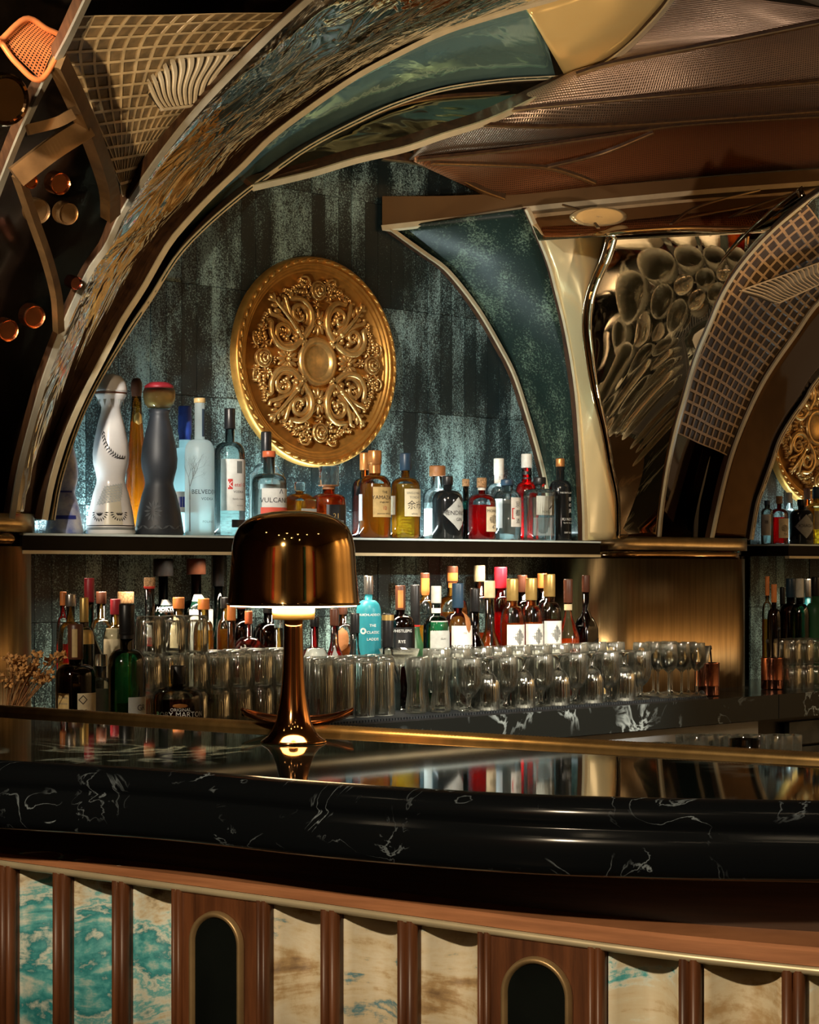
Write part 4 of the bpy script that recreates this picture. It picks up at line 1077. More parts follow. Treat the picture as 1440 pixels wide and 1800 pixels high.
def prof_of(bt, st, nr, ct, style, foot=.97):
    P = [(foot*.9, 0), (foot, .006), (1.0, .025), (1.0, bt)]
    for k in range(1, 7):
        t = k/6
        if style == 'r': r = nr+(1-nr)*math.cos(PI/2*t)**.9 if t < 1 else nr; z = bt+(st-bt)*math.sin(PI/2*t)**.85
        elif style == 's': r = 1+(nr-1)*(3*t*t-2*t*t*t); z = bt+(st-bt)*t
        else: r = 1+(nr-1)*t; z = bt+(st-bt)*t
        P.append((r, z))
    P.append((nr, ct))
    return P
CLASE = [(.94, 0), (1.0, .012), (.98, .05), (.88, .15), (.72, .26), (.60, .315), (.575, .34), (.62, .38), (.72, .44), (.745, .50), (.70, .57), (.55, .68), (.41, .76), (.39, .79), (.45, .82), (.62, .86), (.67, .885)]
def sqf(p, H, zt):
    def fn(a, z):
        if z > zt: return 1.0
        return (abs(math.cos(a))**p+abs(math.sin(a))**p)**(-1/p)
    return fn
def facetf(nf, zt, amt=1.0):
    def fn(a, z):
        if z > zt: return 1.0
        s = 2*PI/nf; b = (a+s/2) % s-s/2
        return math.cos(PI/nf)/math.cos(b)*amt+(1-amt)
    return fn
REG = {}
def settle(px, n, wpx, zs, lo, hi, k=.5):
    """slide a piece along the sight line until it stands clear of its neighbours"""
    reg = REG.setdefault(round(zs, 1), []); best = None
    for i in range(0, 90):
        for sg in ((1,) if i == 0 else (1, -1)):
            m = n+sg*i*.004
            if not lo <= m <= hi: continue
            P = W(PU(px, m), m, zs); r = wpx*k*P.y/F
            if m-r < .003: continue
            d = min([math.hypot(P.x-a, P.y-b)-c-r for a, b, c in reg] or [1])
            if best is None or d > best[0]+1e-4: best = (d, m, r, P)
            if d >= .0015:
                reg.append((P.x, P.y, r)); return m, 1.0
    if best is None: return n, 1.0
    d, m, r, P = best; sc = max(.72, (r+d-.001)/r) if d < 0 else 1.0
    reg.append((P.x, P.y, r*sc)); return m, sc
def bottle(px, top, wpx, n, zs, shape, glass, cap, label, liq=None, decals=(), sec=None, capr=1.15, style='r', group=None, prof=None, flip=False, cap_h=None, capprof=None, capz=None, turn=0.0, rscale=1.0, cat='bottle', name='bottle'):
    lo, hi = (.02, .205) if zs > 0 else ((.02, .36) if n < .45 else (.44, .54))
    n, shrink = settle(px, n, wpx*rscale, zs, lo, hi, .5 if sec != 'sq' else .53); rscale *= shrink
    if shrink < .95: print('SHRINK', label, shrink)
    P = W(PU(px, n), n, zs); Y = P.y
    H = (HY-top)/F*Y-zs; R = wpx/2*Y/F*rscale
    e = empty(name, P, TA+turn, label, cat, group)
    if prof is None:
        bt, st, nr, ct = shape
        if zs < 0 and style == 'r' and n < .45: bt, st, ct = min(.78, bt+.13), min(.86, st+.10), min(.91, ct+.06)
        prof = prof_of(bt, st, nr, ct, style)
    else:
        ct = prof[-1][1]; nr = prof[-1][0]; st = 1.0
    zt = (st if shape else 0)*H*.9
    rf = None
    if sec == 'sq': R *= .86; rf = sqf(7, H, zt)
    elif sec == 'hex': rf = facetf(6, zt)
    elif sec == 'oct': rf = facetf(10, zt)
    seg = 48 if rf else 32
    A = [(r*R, z*H) for r, z in prof]
    v, f = lathe(A, seg, rf); obj('glass_body', v, f, glass, e, sec not in ('hex',))
    if liq:
        col, lev = liq; L = [(r*R*.93, max(z*H, .004)) for r, z in prof if z < lev]
        r1 = L[-1][0]
        for (ra, za), (rb, zb) in zip(prof, prof[1:]):
            if za <= lev <= zb: r1 = (ra+(rb-ra)*(lev-za)/max(1e-6, zb-za))*R*.93
        L.append((r1, lev*H)); L = [(1e-4, L[0][1])]+L+[(1e-4, lev*H)]
        v, f = lathe(L, seg, rf, caps=False); obj('liquid', v, f, LQ[col], e, sec not in ('hex',))
    if cap:
        cm = CAPS[cap] if isinstance(cap, str) else cap
        c0 = (ct if capz is None else capz)*H
        if capprof: C = [(r*R, z*H) for r, z in capprof]
        else:
            rc = max(nr, .1)*R*capr; b_ = min(.0015, (H-c0)*.1)
            C = [(rc*.96, c0), (rc, c0+b_), (rc, H-b_*2), (rc*.94, H), (1e-4, H)]
        v, f = lathe(C, 24); obj('stopper' if capprof else 'cap', v, f, cm, e)
    for dcl in decals:
        th0, th1, z0, z1, mat = dcl[:5]; texts = dcl[5] if len(dcl) > 5 else []
        if zs < 0 and n < .45 and z1 < .6 and px < 1300:
            g_, h_ = (1.45, .05) if style == 'r' else (1.0, .04)
            z0, z1 = z0*g_+h_, z1*g_+h_; texts = [(q[0], q[1]*g_+h_)+tuple(q[2:]) for q in texts]
        opt = dcl[6] if len(dcl) > 6 else ''
        def surf(th, z, off):
            zz = z*H; r = None
            for (ra, za), (rb, zb) in zip(prof, prof[1:]):
                if za <= z <= zb+1e-6 and zb > za: r = (ra+(rb-ra)*(z-za)/(zb-za))*R; break
            if r is None: r = nr*R*capr
            if z > ct: r = max(r, nr*R*capr)
            if rf: r *= rf(math.radians(th)-PI/2, zz)
            r += off
            t = math.radians(th); return (r*math.sin(t), -r*math.cos(t), zz)
        lb = None
        if mat is not None:
            nu, nvv = 14, 6; rows = []
            for i in range(nvv+1):
                t = i/nvv; z = z0+(z1-z0)*t; k = 1.0
                if opt == 'diamond': k = max(.02, 1-abs(2*t-1))
                if opt == 'round': k = max(.05, math.sqrt(max(0, 1-(2*t-1)**2)))
                if opt == 'slant': pass
                cth = (th0+th1)/2; rows.append([surf(cth+(th0-cth+(th1-th0)*j/nu)*k, z+(.10*(j/nu-.5) if opt == 'slant' else 0), .0008) for j in range(nu+1)])
            v, f = grid(rows); lb = obj('label', v, f, mat, e, True)
        for tx in texts:
            body, zc, size, ink = tx[:4]; ang = tx[4] if len(tx) > 4 else (th0+th1)/2
            tv, tf_ = text_geo(body, size*R)
            sgn = -1 if flip else 1
            vs = [surf(ang+math.degrees(sgn*x/R), zc+y/H, .0014) for x, y in tv]
            obj('lettering', vs, [q[::-1] for q in tf_] if flip else tf_, ink, lb or e, False)
    return e
ZC = CT+.0008; ZM = CT+.0105
# ------------------------------------------------------------------ glassware
RG = cut_glass('pressed_crystal')
def ribf(nr, amt, z0, z1):
    def fn(a, z): return 1+(amt*math.cos(nr*a) if z0 < z < z1 else 0)
    return fn
def glass_mesh(name, outer, wall, inner, ribs=None, seg=72, mat=None):
    A = [(r, z) for r, z in outer]+[(r, z) for r, z in inner[::-1]]
    v, f = lathe(A, seg, ribs, caps=False)
    me = bpy.data.meshes.new(name); me.from_pydata(v, [], f); me.materials.append(mat or RG)
    me.polygons.foreach_set('use_smooth', [True]*len(me.polygons)); me.update()
    return me
e_ = 1e-4
M_TUM = glass_mesh('tumbler', [(e_, 0), (.026, 0), (.0295, .003), (.0305, .010), (.031, .012), (.032, .030), (.033, .060), (.0335, .070), (.0335, .072), (.0338, .0915), (.0332, .0925)], 0, [(e_, .012), (.024, .012), (.0285, .018), (.0305, .06), (.0318, .09), (.0325, .0925)], ribf(24, .04, .011, .071), 78)
M_HI = glass_mesh('highball', [(e_, 0), (.027, 0), (.030, .003), (.031, .012), (.032, .05), (.033, .10), (.0335, .135), (.0335, .137), (.034, .163), (.0334, .164)], 0, [(e_, .012), (.025, .012), (.0285, .02), (.0305, .10), (.032, .16), (.0326, .164)], ribf(24, .04, .011, .136), 78)
M_GOB = glass_mesh('goblet', [(e_, 0), (.030, 0), (.0325, .0015), (.030, .004), (.010, .009), (.0055, .016), (.005, .026), (.008, .036), (.010, .040), (.022, .052), (.031, .068), (.0345, .085), (.035, .105), (.0350, .107), (.0352, .148), (.0347, .149)], 0, [(e_, .046), (.012, .048), (.022, .057), (.0290, .072), (.0322, .088), (.0330, .12), (.0340, .149)], ribf(22, .045, .041, .122), 72)
M_WINE = glass_mesh('wine_glass', [(e_, 0), (.031, 0), (.033, .0015), (.030, .003), (.008, .007), (.0036, .014), (.0034, .06), (.004, .078), (.009, .084), (.021, .094), (.029, .112), (.030, .13), (.027, .172), (.0265, .173)], 0, [(e_, .0865), (.009, .089), (.020, .098), (.0275, .114), (.0287, .13), (.0258, .173)], None, 40)
M_COUPE = glass_mesh('coupe_glass', [(e_, 0), (.033, 0), (.036, .0015), (.032, .003), (.008, .008), (.0036, .016), (.0034, .10), (.006, .125), (.030, .140), (.052, .158), (.058, .176), (.0576, .1775)], 0, [(e_, .130), (.010, .132), (.031, .144), (.0505, .160), (.0565, .1775)], None, 48)
M_PIL = glass_mesh('fluted_glass', [(e_, 0), (.026, 0), (.0285, .003), (.0275, .02), (.0235, .05), (.0225, .075), (.026, .105), (.0295, .125), (.030, .127), (.0305, .150), (.030, .151)], 0, [(e_, .016), (.020, .016), (.0245, .026), (.0208, .052), (.0200, .076), (.0235, .106), (.0290, .151)], ribf(14, .035, .006, .126), 70)
M_SHOT = glass_mesh('shot_glass', [(e_, 0), (.019, 0), (.021, .003), (.022, .010), (.024, .05), (.0245, .066), (.024, .067)], 0, [(e_, .01), (.018, .01), (.0205, .016), (.0232, .067)], ribf(18, .03, .011, .05), 54)
def put_glass(me, name, P, label, group, cat='glass', inv=False, h=0.0, rz=0.0, s=1.0):
    o = bpy.data.objects.new(name, me); link(o)
    o.location = Vector(P)+Vector((0, 0, h*s if inv else 0)); o.rotation_euler = (PI if inv else 0, 0, rz); o.scale = (s, s, s)
    return tag(o, label, cat, group)
rg = random.Random(11)
ORD = 'first second third fourth fifth sixth seventh eighth ninth tenth eleventh twelfth thirteenth fourteenth fifteenth sixteenth'.split()
def reg(P, r): REG.setdefault(round(CT, 1), []).append((P[0], P[1], r))
# block of inverted tumblers
TH = .0925
nb = .405
uA, uB = PU(262, nb), PU(528, nb)
nT = int((uB-uA)/.0705)
for row, n in enumerate((nb, nb-.072)):
    for i in range(nT+1):
        P = W(uA+i*.0705+(.0352 if row else 0), n, ZM); reg(P, .0345)
        for lay in range(2):
            put_glass(M_TUM, 'ribbed_tumbler', P+Vector((0, 0, lay*TH+.0003)), '%s ribbed tumbler from the green bottle in the %s row, %s tier' % (ORD[i], 'rear' if row else 'front', 'upper' if lay else 'lower'), 'ribbed tumblers stacked behind the lamp', 'glass', True, TH, rg.uniform(0, 1))
for i, lab in enumerate(('ribbed tumbler on the third tier nearest the green bottle', 'middle ribbed tumbler of the three on the third tier', 'ribbed tumbler on the third tier nearest the lamp')):
    put_glass(M_TUM, 'ribbed_tumbler', W(uA+.0705*i, nb, ZM+2*TH+.0006), lab, 'ribbed tumblers stacked behind the lamp', 'glass', True, TH, rg.uniform(0, 1))
uH, uI = PU(566, .47), PU(700, .47)
nH = int((uI-uH)/.0715)
for row, n in enumerate((.47, .397)):
    for i in range(nH+1):
        P = W(uH+i*.0715+(.0357 if row else 0), n, ZM); reg(P, .0345)
        put_glass(M_HI, 'ribbed_highball', P, '%s tall ribbed highball glass from the lamp stem, %s row' % (ORD[i], 'rear' if row else 'front'), 'ribbed highball glasses', 'glass', True, .164, rg.uniform(0, 1), .98)
for u, n, lab in ((PU(731, .48), .48, 'fluted narrow waisted glass next to the highball block'), (PU(731, .48)+.075, .50, 'fluted glass standing at the mat edge before the goblets'), (PU(731, .48)+.062, .43, 'fluted glass behind the gap between two others')):
    P = W(u, n, ZM); reg(P, .031); put_glass(M_PIL, 'fluted_glass', P, lab, 'fluted glasses', 'glass', rz=rg.uniform(0, 1))
P = W(PU(702, .30), .30, CT+.0008); reg(P, .037)
put_glass(M_COUPE, 'coupe_glass', P, 'wide coupe glass showing above the highballs under the green bottle', None, 'glass', s=1.0)
ug = PU(738, .48)+.145
for r_, (n, sp, off, cnt, sc_g) in enumerate(((.525, .0725, 0, 11, .98), (.460, .0725, .036, 11, .98), (.385, .083, .01, 10, 1.13))):
    for i in range(cnt):
        inv = (i % 2 == 1) if r_ == 0 else (i % 2 == 0 if r_ == 1 else False)
        P = W(ug+off+i*sp, n, ZM); reg(P, .0355*sc_g)
        put_glass(M_GOB, 'ribbed_goblet', P, '%s ribbed goblet from the fluted glasses in the %s row, %s' % (ORD[i], ('front', 'second', 'rear')[r_], 'upturned' if inv else 'upright'), 'ribbed goblets', 'glass', inv, .149, rg.uniform(0, 1), sc_g)
uw = ug+11*.0725+.01
for i, (du, n) in enumerate(((.03, .535), (.062, .465), (.098, .53), (.065, .395), (.135, .46), (.165, .535), (.135, .385), (.205, .47), (.20, .395))):
    P = W(uw+du+.012, n, ZM if n > .35 else CT+.0008); reg(P, .032)
    put_glass(M_WINE, 'wine_glass', P, '%s slender stemmed wine glass between the goblets and the copper cup' % ORD[i], 'stemmed wine glasses', 'glass', s=.95)
def copper_cup(px, n, r, h, label, mat=ROSE, zs=CT+.0008):
    P = W(PU(px, n), n, zs); reg(P, r*1.05); e = empty('copper_cup', P, 0, label, 'cup')
    v, f = lathe([(e_, 0), (r*.96, 0), (r, .003), (r, h*.28), (r*1.02, h*.29), (r, h*.32), (r, h-.003), (r*1.03, h), (r*.97, h), (r*.95, .006), (e_, .005)], 40, caps=False); obj('body', v, f, mat, e)
    return e, P
ce, cp = copper_cup(1243, .46, .040, .105, 'copper bar tool cup at the end of the glass rows')
def tool(px, n, zs, label, mat, L=.17, kind='jigger'):
    P = W(PU(px, n), n, zs); e = empty('bar_jigger' if kind == 'jigger' else 'bar_spoon', P, rg.uniform(0, 3), label, 'bar tool')
    if kind == 'jigger':
        v, f = lathe([(.019, .0), (.021, .002), (.008, L*.4), (.007, L*.45), (.010, L*.52), (.0205, L), (.0195, L), (.009, L*.55), (e_, L*.5)], 24); obj('cone', v, f, mat, e)
    else:
        v, f = tube([(0, 0, 0), (.004, .002, L*.5), (.010, .005, L)], .0028); obj('handle', v, f, mat, e)
        v, f = lathe([(e_, -.006), (.006, 0), (.004, .01), (e_, .012)], 12); v = [(a+.010, b+.005, c+L) for a, b, c in v]; obj('knob', v, f, mat, e)
tool(1238, .465, CT+.0075, 'steel jigger standing in the copper cup', STEEL, .152)
tool(1254, .455, CT+.0075, 'black bar spoon leaning in the copper cup', BLKP, .14, 'spoon')
ce2, cp2 = copper_cup(1358, .40, .038, .105, 'copper cup of dark tools in the reflected niche')
tool(1366, .40, CT+.0075, 'black bar spoon upright in the reflected niche cup', BLKP, .19, 'spoon')
tool(1351, .40, CT+.0075, 'short dark bar spoon in the reflected niche cup', BLKP, .15, 'spoon')
for r_, n in enumerate((.44, .373)):
    for i in range(3):
        P = W(PU(1393, .44)+i*.0665+r_*.033, n, CT+.0008); reg(P, .031)
        for lay in range(2):
            put_glass(M_TUM, 'ribbed_tumbler', P+Vector((0, 0, lay*TH*.9)), '%s tumbler from the reflected niche cup, %s row, %s tier' % (ORD[i], 'rear' if r_ else 'front', 'upper' if lay else 'lower'), 'ribbed tumblers in the reflected niche', 'glass', True, TH, rg.uniform(0, 1), .9)
# small glasses on the work ledge
for r_, (y, xs) in enumerate(((4.42, (.50, .58, .66)), (4.50, (.54, .62, .70, .78, .86)), (4.58, (.58, .66, .74, .82, .90)))):
    for i, X in enumerate(xs):
        px = 720+X/y*F; zt = CZ-((1306 if px < 1200 else 1292)-1000)/F*y
        s = min(1.5, (zt-.875)/.067)
        put_glass(M_SHOT, 'shot_glass', (X, y, .8755), '%s small cut shot glass from the left in the %s row of the work ledge' % (ORD[i], ('nearest', 'middle', 'rear')[r_]), 'shot glasses on the work ledge', 'glass', False, .067, rg.uniform(0, 1), s)
v, f = lathe([(e_, 0), (.03, 0), (.032, .004), (.032, .075), (e_, .078)], 24)
jx = .765
e = empty('garnish_jar', (jx, 4.415, .8755), 0, 'small jar of orange garnish among the shot glasses', 'jar')
obj('garnish', v, f, pbr('orange_peel', (.80, .28, .02), 0, .5, .2, 40), e)
v, f = lathe([(e_, -.0004), (.035, -.0004), (.037, .003), (.037, .086), (.0345, .086), (.0345, .004)], 24, caps=False); obj('glass_wall', v, f, G_CLEAR, e)

ZS = .0885
UP = dict(zs=ZS)
CLCAP = [(.67, .887), (.675, .895), (.67, .91), (.60, .95), (.42, .985), (.15, .999), (1e-4, 1.0)]
# ---- upper shelf
bottle(113, 722, 66, .12, ZS, None, BLUEC, CERAM, 'blue and white patterned ceramic decanter half hidden by the arch', prof=CLASE, capprof=CLCAP, decals=[(-90, 10, .12, .15, INKB), (-90, 10, .335, .35, INKB)])
cl = bottle(195, 657, 86, .13, ZS, None, CERAM, CERAM, 'tall white ceramic decanter with round white stopper', prof=CLASE, capprof=CLCAP, decals=[
    (-120, 40, .03, .045, INKG), (-120, 40, .052, .058, INK), (-130, 60, .872, .882, CAPS['brown']), (-50, -5, .06, .30, CREAMC)] )
# painted ornaments of the white decanter
def decor(e, pts, mat, R, H, prof, size):
    parts = []
    for th, z, ang in pts:
        r = .0
        for (ra, za), (rb, zb) in zip(prof, prof[1:]):
            if za <= z <= zb: r = (ra+(rb-ra)*(z-za)/(zb-za))*R; break
        t = math.radians(th); c = Vector((math.sin(t)*(r+.0012), -math.cos(t)*(r+.0012), z*H)); ex = Vector((math.cos(t), math.sin(t), 0)); ez = Vector((0, 0, 1))
        d1 = ex*math.cos(ang)+ez*math.sin(ang); d2 = -ex*math.sin(ang)+ez*math.cos(ang)
        vs = [c+d1*size*k for k in (1.0,)]+[c+d2*size*.28+d1*size*.1, c-d1*size, c-d2*size*.28+d1*size*.1]
        parts.append((vs, [(0, 1, 2, 3)]))
    v, f = join(parts); o = obj('painted_pattern', v, f, mat, e, False); o['kind'] = 'stuff'
Yc = cl.location.y; Hc = (HY-657)/F*Yc-ZS; Rc = 43*Yc/F
pts = []
for k in range(13):
    t = k/12; th = -62+70*t*t+8*math.sin(t*3); z = .62-.17*math.sin(t*PI/2)+.02*t
    pts += [(th-3, z, 1.2-t), (th+3, z+.008, 2.1-t)]
decor(cl, pts, INK, Rc, Hc, CLASE, .0062)
pts = []
for c0 in (-64, -12):
    for k in range(11):
        a = PI+PI*k/10; pts.append((c0+19*math.cos(a), .115+.045*math.sin(a)+.02, a))
    for k in range(5): pts.append((c0+(k-2)*3, .125, PI/2-(k-2)*.35))
decor(cl, pts, INK, Rc, Hc, CLASE, .0062)
pts = []
for i in range(7):
    for j in range(7): pts += [(-72+i*10+j*3, .19+.018*i*.4+.022*j*.75-.004*i, .6), (-70+i*10+j*3, .19+.018*i*.4+.022*j*.75-.004*i, 2.3)]
decor(cl, pts, GREYP, Rc, Hc, CLASE, .0075)
decor(cl, [(t_, .833, PI/2) for t_ in range(-130, 60, 34)], GREYP, Rc, Hc, CLASE, .017)
bottle(240, 664, 44, .06, ZS, None, G_AMBER, CAPS['brown'], 'slim amber tequila bottle with round knob stopper between two decanters', prof=[(.9, 0), (1, .02), (.96, .2), (.72, .5), (.5, .72), (.42, .80), (.40, .88)], liq=('gold', .72), capprof=[(.38, .87), (.40, .89), (.46, .93), (.44, .97), (.3, .995), (1e-4, 1)], decals=[(-60, 30, .70, .78, CAPS['gold'], [], 'round')])
bk = bottle(280, 672, 86, .14, ZS, None, CERAMB, CAPS['glass'], 'tall matte black decanter with red and gold stopper', prof=CLASE[:-2], capprof=[(.45, .83), (.60, .86), (.66, .90), (.66, .94), (.56, .975), (1e-4, .98)])
Yb = bk.location.y; Hb = (HY-672)/F*Yb-ZS; Rb = 43*Yb/F
v, f = lathe([(.40*Rb, .84*Hb), (.56*Rb, .875*Hb), (.60*Rb, .92*Hb), (.5*Rb, .94*Hb), (1e-4, .945*Hb)], 24); obj('gold_core', v, f, CAPS['gold'], bk)
v, f = lathe([(.60*Rb, .955*Hb), (.60*Rb, .975*Hb), (.4*Rb, .997*Hb), (1e-4, Hb)], 24); obj('red_top', v, f, CAPS['red'], bk)
pts = []
for k in range(12): a = 2*PI*k/12; pts.append((-52+15*math.cos(a), .155+.045*math.sin(a), a))
for k in range(9): pts.append((-100+16*k, .05, .5 if k % 2 else 2.6))
decor(bk, pts, pbr('grey_relief', (.07, .08, .09), 0, .5, .1, 20), Rb, Hb, CLASE, .011)
bottle(325, 714, 50, .09, ZS, (.55, .68, .40, .80), G_FROST2, 'blue', 'pale frosted bottle with blue neck behind the tree print bottle', decals=[(-130, 50, .74, .93, CAPS['blue']), (-110, 40, .18, .34, PAPER), (-60, 30, .22, .30, INKB)], cap_h=.1)
bv = bottle(351, 700, 52, .15, ZS, (.60, .70, .34, .965), G_FROST, 'tan', 'frosted vodka bottle with a bare tree print beside the black decanter', decals=[(-40, 40, .30, .34, None, [('BELVEDERE', .315, .42, INK, -8), ('VODKA', .265, .26, INK, -4), ('POLAND', .10, .22, INKG, 0)]), (-10, 40, .72, .92, CAPS['navy'])])
Yv = bv.location.y; Hv = (HY-700)/F*Yv-ZS; Rv = 26*Yv/F
def tree(e, R, H, mat):
    parts = []; rt = random.Random(5)
    def br(th, z, a, L, w, d):
        th2 = th+math.degrees(L*math.cos(a)/R); z2 = z+L*math.sin(a)/H
        def s(t_, zz): q = math.radians(t_); return Vector((math.sin(q)*(R+.0012), -math.cos(q)*(R+.0012), zz*H))
        dt = math.degrees(w/R)
        if z2 < .60: parts.append(([s(th-dt, z), s(th+dt, z), s(th2+dt*.6, z2), s(th2-dt*.6, z2)], [(0, 1, 2, 3)]))
        if d > 0:
            for k in range(3 if d > 3 else 2): br(th2, z2, a+rt.uniform(-.75, .75), L*rt.uniform(.62, .85), w*.62, d-1)
    br(-76, .03, PI/2, .085, .0022, 0); br(-76, .03+.085/H, PI/2, .034, .0019, 6)
    v, f = join(parts); o = obj('tree_print', v, f, mat, e, False); o['kind'] = 'stuff'
tree(bv, Rv, Hv, INKG)
bottle(404, 718, 54, .12, ZS, (.62, .74, .30, .84), G_CLEAR, 'black', 'clear vodka bottle with white label and red initial', liq=('clear', .60), capr=1.2, decals=[(-72, 50, .20, .60, PAPER, [('etel One', .40, .36, INKR, 16), ('VODKA', .345, .22, INK, -2), ('family made', .29, .18, INKG, -2), ('~~~', .24, .3, INKG, 4)]), (-44, -26, .365, .445, INKR, [('K', .40, .55, INKW, -35)]), (-10, 14, .49, .585, INKG), (-30, 40, .07, .13, BLKP)])
bottle(468, 759, 56, .07, ZS, (.60, .70, .34, .72), G_CLEAR, 'black', 'clear square bottle with tall black cap half behind the red and white label', liq=('clear', .55), sec='sq', decals=[(-60, 50, .1, .5, GREYP)])
bottle(473, 793, 62, .15, ZS, (.63, .74, .33, .93), G_CLEAR, 'redorange', 'clear vodka bottle with white and red label and red collar', liq=('clear', .55), capr=1.15, decals=[(-62, 45, .34, .56, PAPER, [('VULCANICA', .42, .40, INK, -4), ('^', .50, .7, INKG, 4)]), (-66, 45, .15, .34, pbr('coral_label', (.72, .10, .06), 0, .6, .05, 40), [('VODKA SICILIANA', .23, .24, INK, -8), ('~~~', .29, .3, INK, -8)])])
bottle(527, 848, 54, .13, ZS, (.68, .80, .36, .84), G_CLEAR, 'glass', 'squat square whisky bottle with grey label behind the lamp shade', liq=('amber', .66), sec='sq', decals=[(-34, 42, .22, .52, GREYP, [('NIKKA', .42, .22, INK, 2), ('- -', .33, .3, INKR, 2), ('from the barrel', .27, .12, INK, 2)])])
bottle(578, 820, 62, .12, ZS, (.50, .62, .34, .72), G_CLEAR, 'glass', 'faceted whisky decanter with glass stopper and black label', liq=('orange', .56), sec='oct', capr=1.7, decals=[(-140, 60, .68, .74, CAPS['wood']), (-48, 45, .10, .46, BLKP, [('21', .30, .42, INKGOLD, -14), ('HIBIKI', .21, .34, INKW, -6), ('suntory whisky', .15, .15, INKW, -4)])])
bottle(641, 796, 44, .06, ZS, (.56, .70, .34, .80), G_BROWN, 'copper', 'brown whisky bottle hidden behind the tan label bottle', liq=('brown', .5))
bottle(659, 792, 56, .15, ZS, (.58, .72, .36, .84), G_CLEAR, 'copper', 'whisky bottle with tan label and copper foil neck', liq=('amber', .62), capr=1.2, style='r', decals=[(-130, 50, .74, .86, CAPS['copper']), (-48, 48, .24, .58, TAN, [('THE', .52, .22, INK, -4), ('YAMAZAKI', .46, .34, INK, -4), ('single malt', .41, .17, INK, -4), ('12', .34, .3, INKR, -4), ('japanese whisky', .28, .16, INK, -4)]), (-120, -92, .2, .5, GREYP)])
bottle(713, 797, 52, .15, ZS, (.60, .72, .30, .80), G_CLEAR, 'navy', 'whisky bottle with cream label and black brush characters', liq=('gold', .64), capr=1.3, decals=[(-46, 52, .26, .58, pbr('ivory_label', (.70, .62, .42), 0, .7, .05, 60), [('SINGLE MALT', .53, .2, INKG, -4), ('YOICHI', .48, .24, INKG, -4), ('余市', .385, .62, INK, 0), ('whisky', .29, .2, INKG, -4)]), (-125, -85, .28, .5, CREAM)])
bottle(769, 819, 50, .07, ZS, (.54, .70, .34, .86), G_CLEAR, 'wood', 'clear round shouldered bottle with wooden stopper behind the black gin bottle', liq=('clear', .5), capr=1.7, decals=[(-110, -50, .05, .42, PAPER)])
bottle(787, 837, 54, .14, ZS, (.60, .78, .28, .86), G_BLACK, 'black', 'squat black gin bottle with pale diamond label', capr=1.25, decals=[(-62, 66, .14, .66, GREYP, [("HENDRICK'S", .41, .40, INK, 2), ('GIN', .31, .3, INK, 4), ('Est.', .52, .2, INK, 4)], 'diamond')])
bottle(819, 842, 22, .10, ZS, (.55, .66, .5, .88), G_DKGRN, 'cork', 'slender dark bottle with cork between black and red gin bottles', liq=('dark', .5), capr=1.2)
bottle(847, 840, 50, .15, ZS, (.58, .74, .26, .84), G_CLEAR, 'cork', 'round gin bottle of red spirit with cork stopper', liq=('red', .56), capr=1.35, decals=[(-26, 58, .13, .53, CREAM, [('MONKEY', .46, .3, INK, 12), ('47', .2, .4, INK, 12)]), (-12, 40, .24, .42, pbr('engraving', (.30, .25, .16), 0, .7, .3, 300), [], 'round'), (-130, 50, .80, .84, CAPS['white'])])
bottle(877, 806, 44, .06, ZS, (.58, .70, .36, .80), G_CLEAR, 'white', 'tall clear bottle with white cap and paper neck seal', liq=('clear', .5), capr=1.15, decals=[(-120, 50, .70, .82, PAPER, [('か', .76, .35, INK, -35)]), (-80, 40, .1, .5, GREYP)])
bottle(892, 843, 48, .14, ZS, (.64, .82, .42, .90), G_CLEAR, 'navy', 'clear gin bottle with pale label of brush calligraphy', liq=('clear', .6), decals=[(-30, 58, .22, .70, PAPER, [('京', .58, .5, INK, 4), ('都', .44, .5, INK, 4), ('酒', .31, .4, INK, 4), ('[', .45, .9, INKR, -22)]), (-112, -66, .2, .68, pbr('milky_label', (.62, .68, .68), 0, .6, .05, 40))])
bottle(926, 798, 40, .06, ZS, (.54, .68, .44, .84), G_RED, 'white', 'tall ruby red bottle with white cap', liq=('red', .62), capr=1.1, decals=[(-130, 60, .76, .80, BLKP), (-130, 60, .71, .73, BLKP)])
bottle(949, 839, 58, .15, ZS, (.74, .82, .30, .88), G_CLEAR, 'black', 'hexagonal clear gin bottle with white paper label', liq=('clear', .68), sec='hex', capr=1.25, decals=[(-58, 38, .40, .70, PAPER, [('六', .55, .62, INK, 6), ('ROKU', .45, .2, INKG, -20)]), (-70, 40, .08, .36, G_FROST), (-20, 8, .85, .89, INKR)])
bottle(985, 806, 40, .15, ZS, (.60, .74, .36, .90), G_BLACK, 'copper', 'tall black gin bottle with copper cap beside the mirror soffit', capr=1.1, decals=[(-20, 20, .4, .6, None, [('季', .50, .42, INKW, 10), ('の', .43, .42, INKW, 10), ('美', .36, .42, INKW, 10), ('KI NO BI', .26, .34, INKW, 0), ('kyoto dry gin', .22, .2, INKW, 0), ('THE DISTILLERY', .58, .18, INKW, -12), ('DRY GIN', .10, .2, INKW, -4)])])
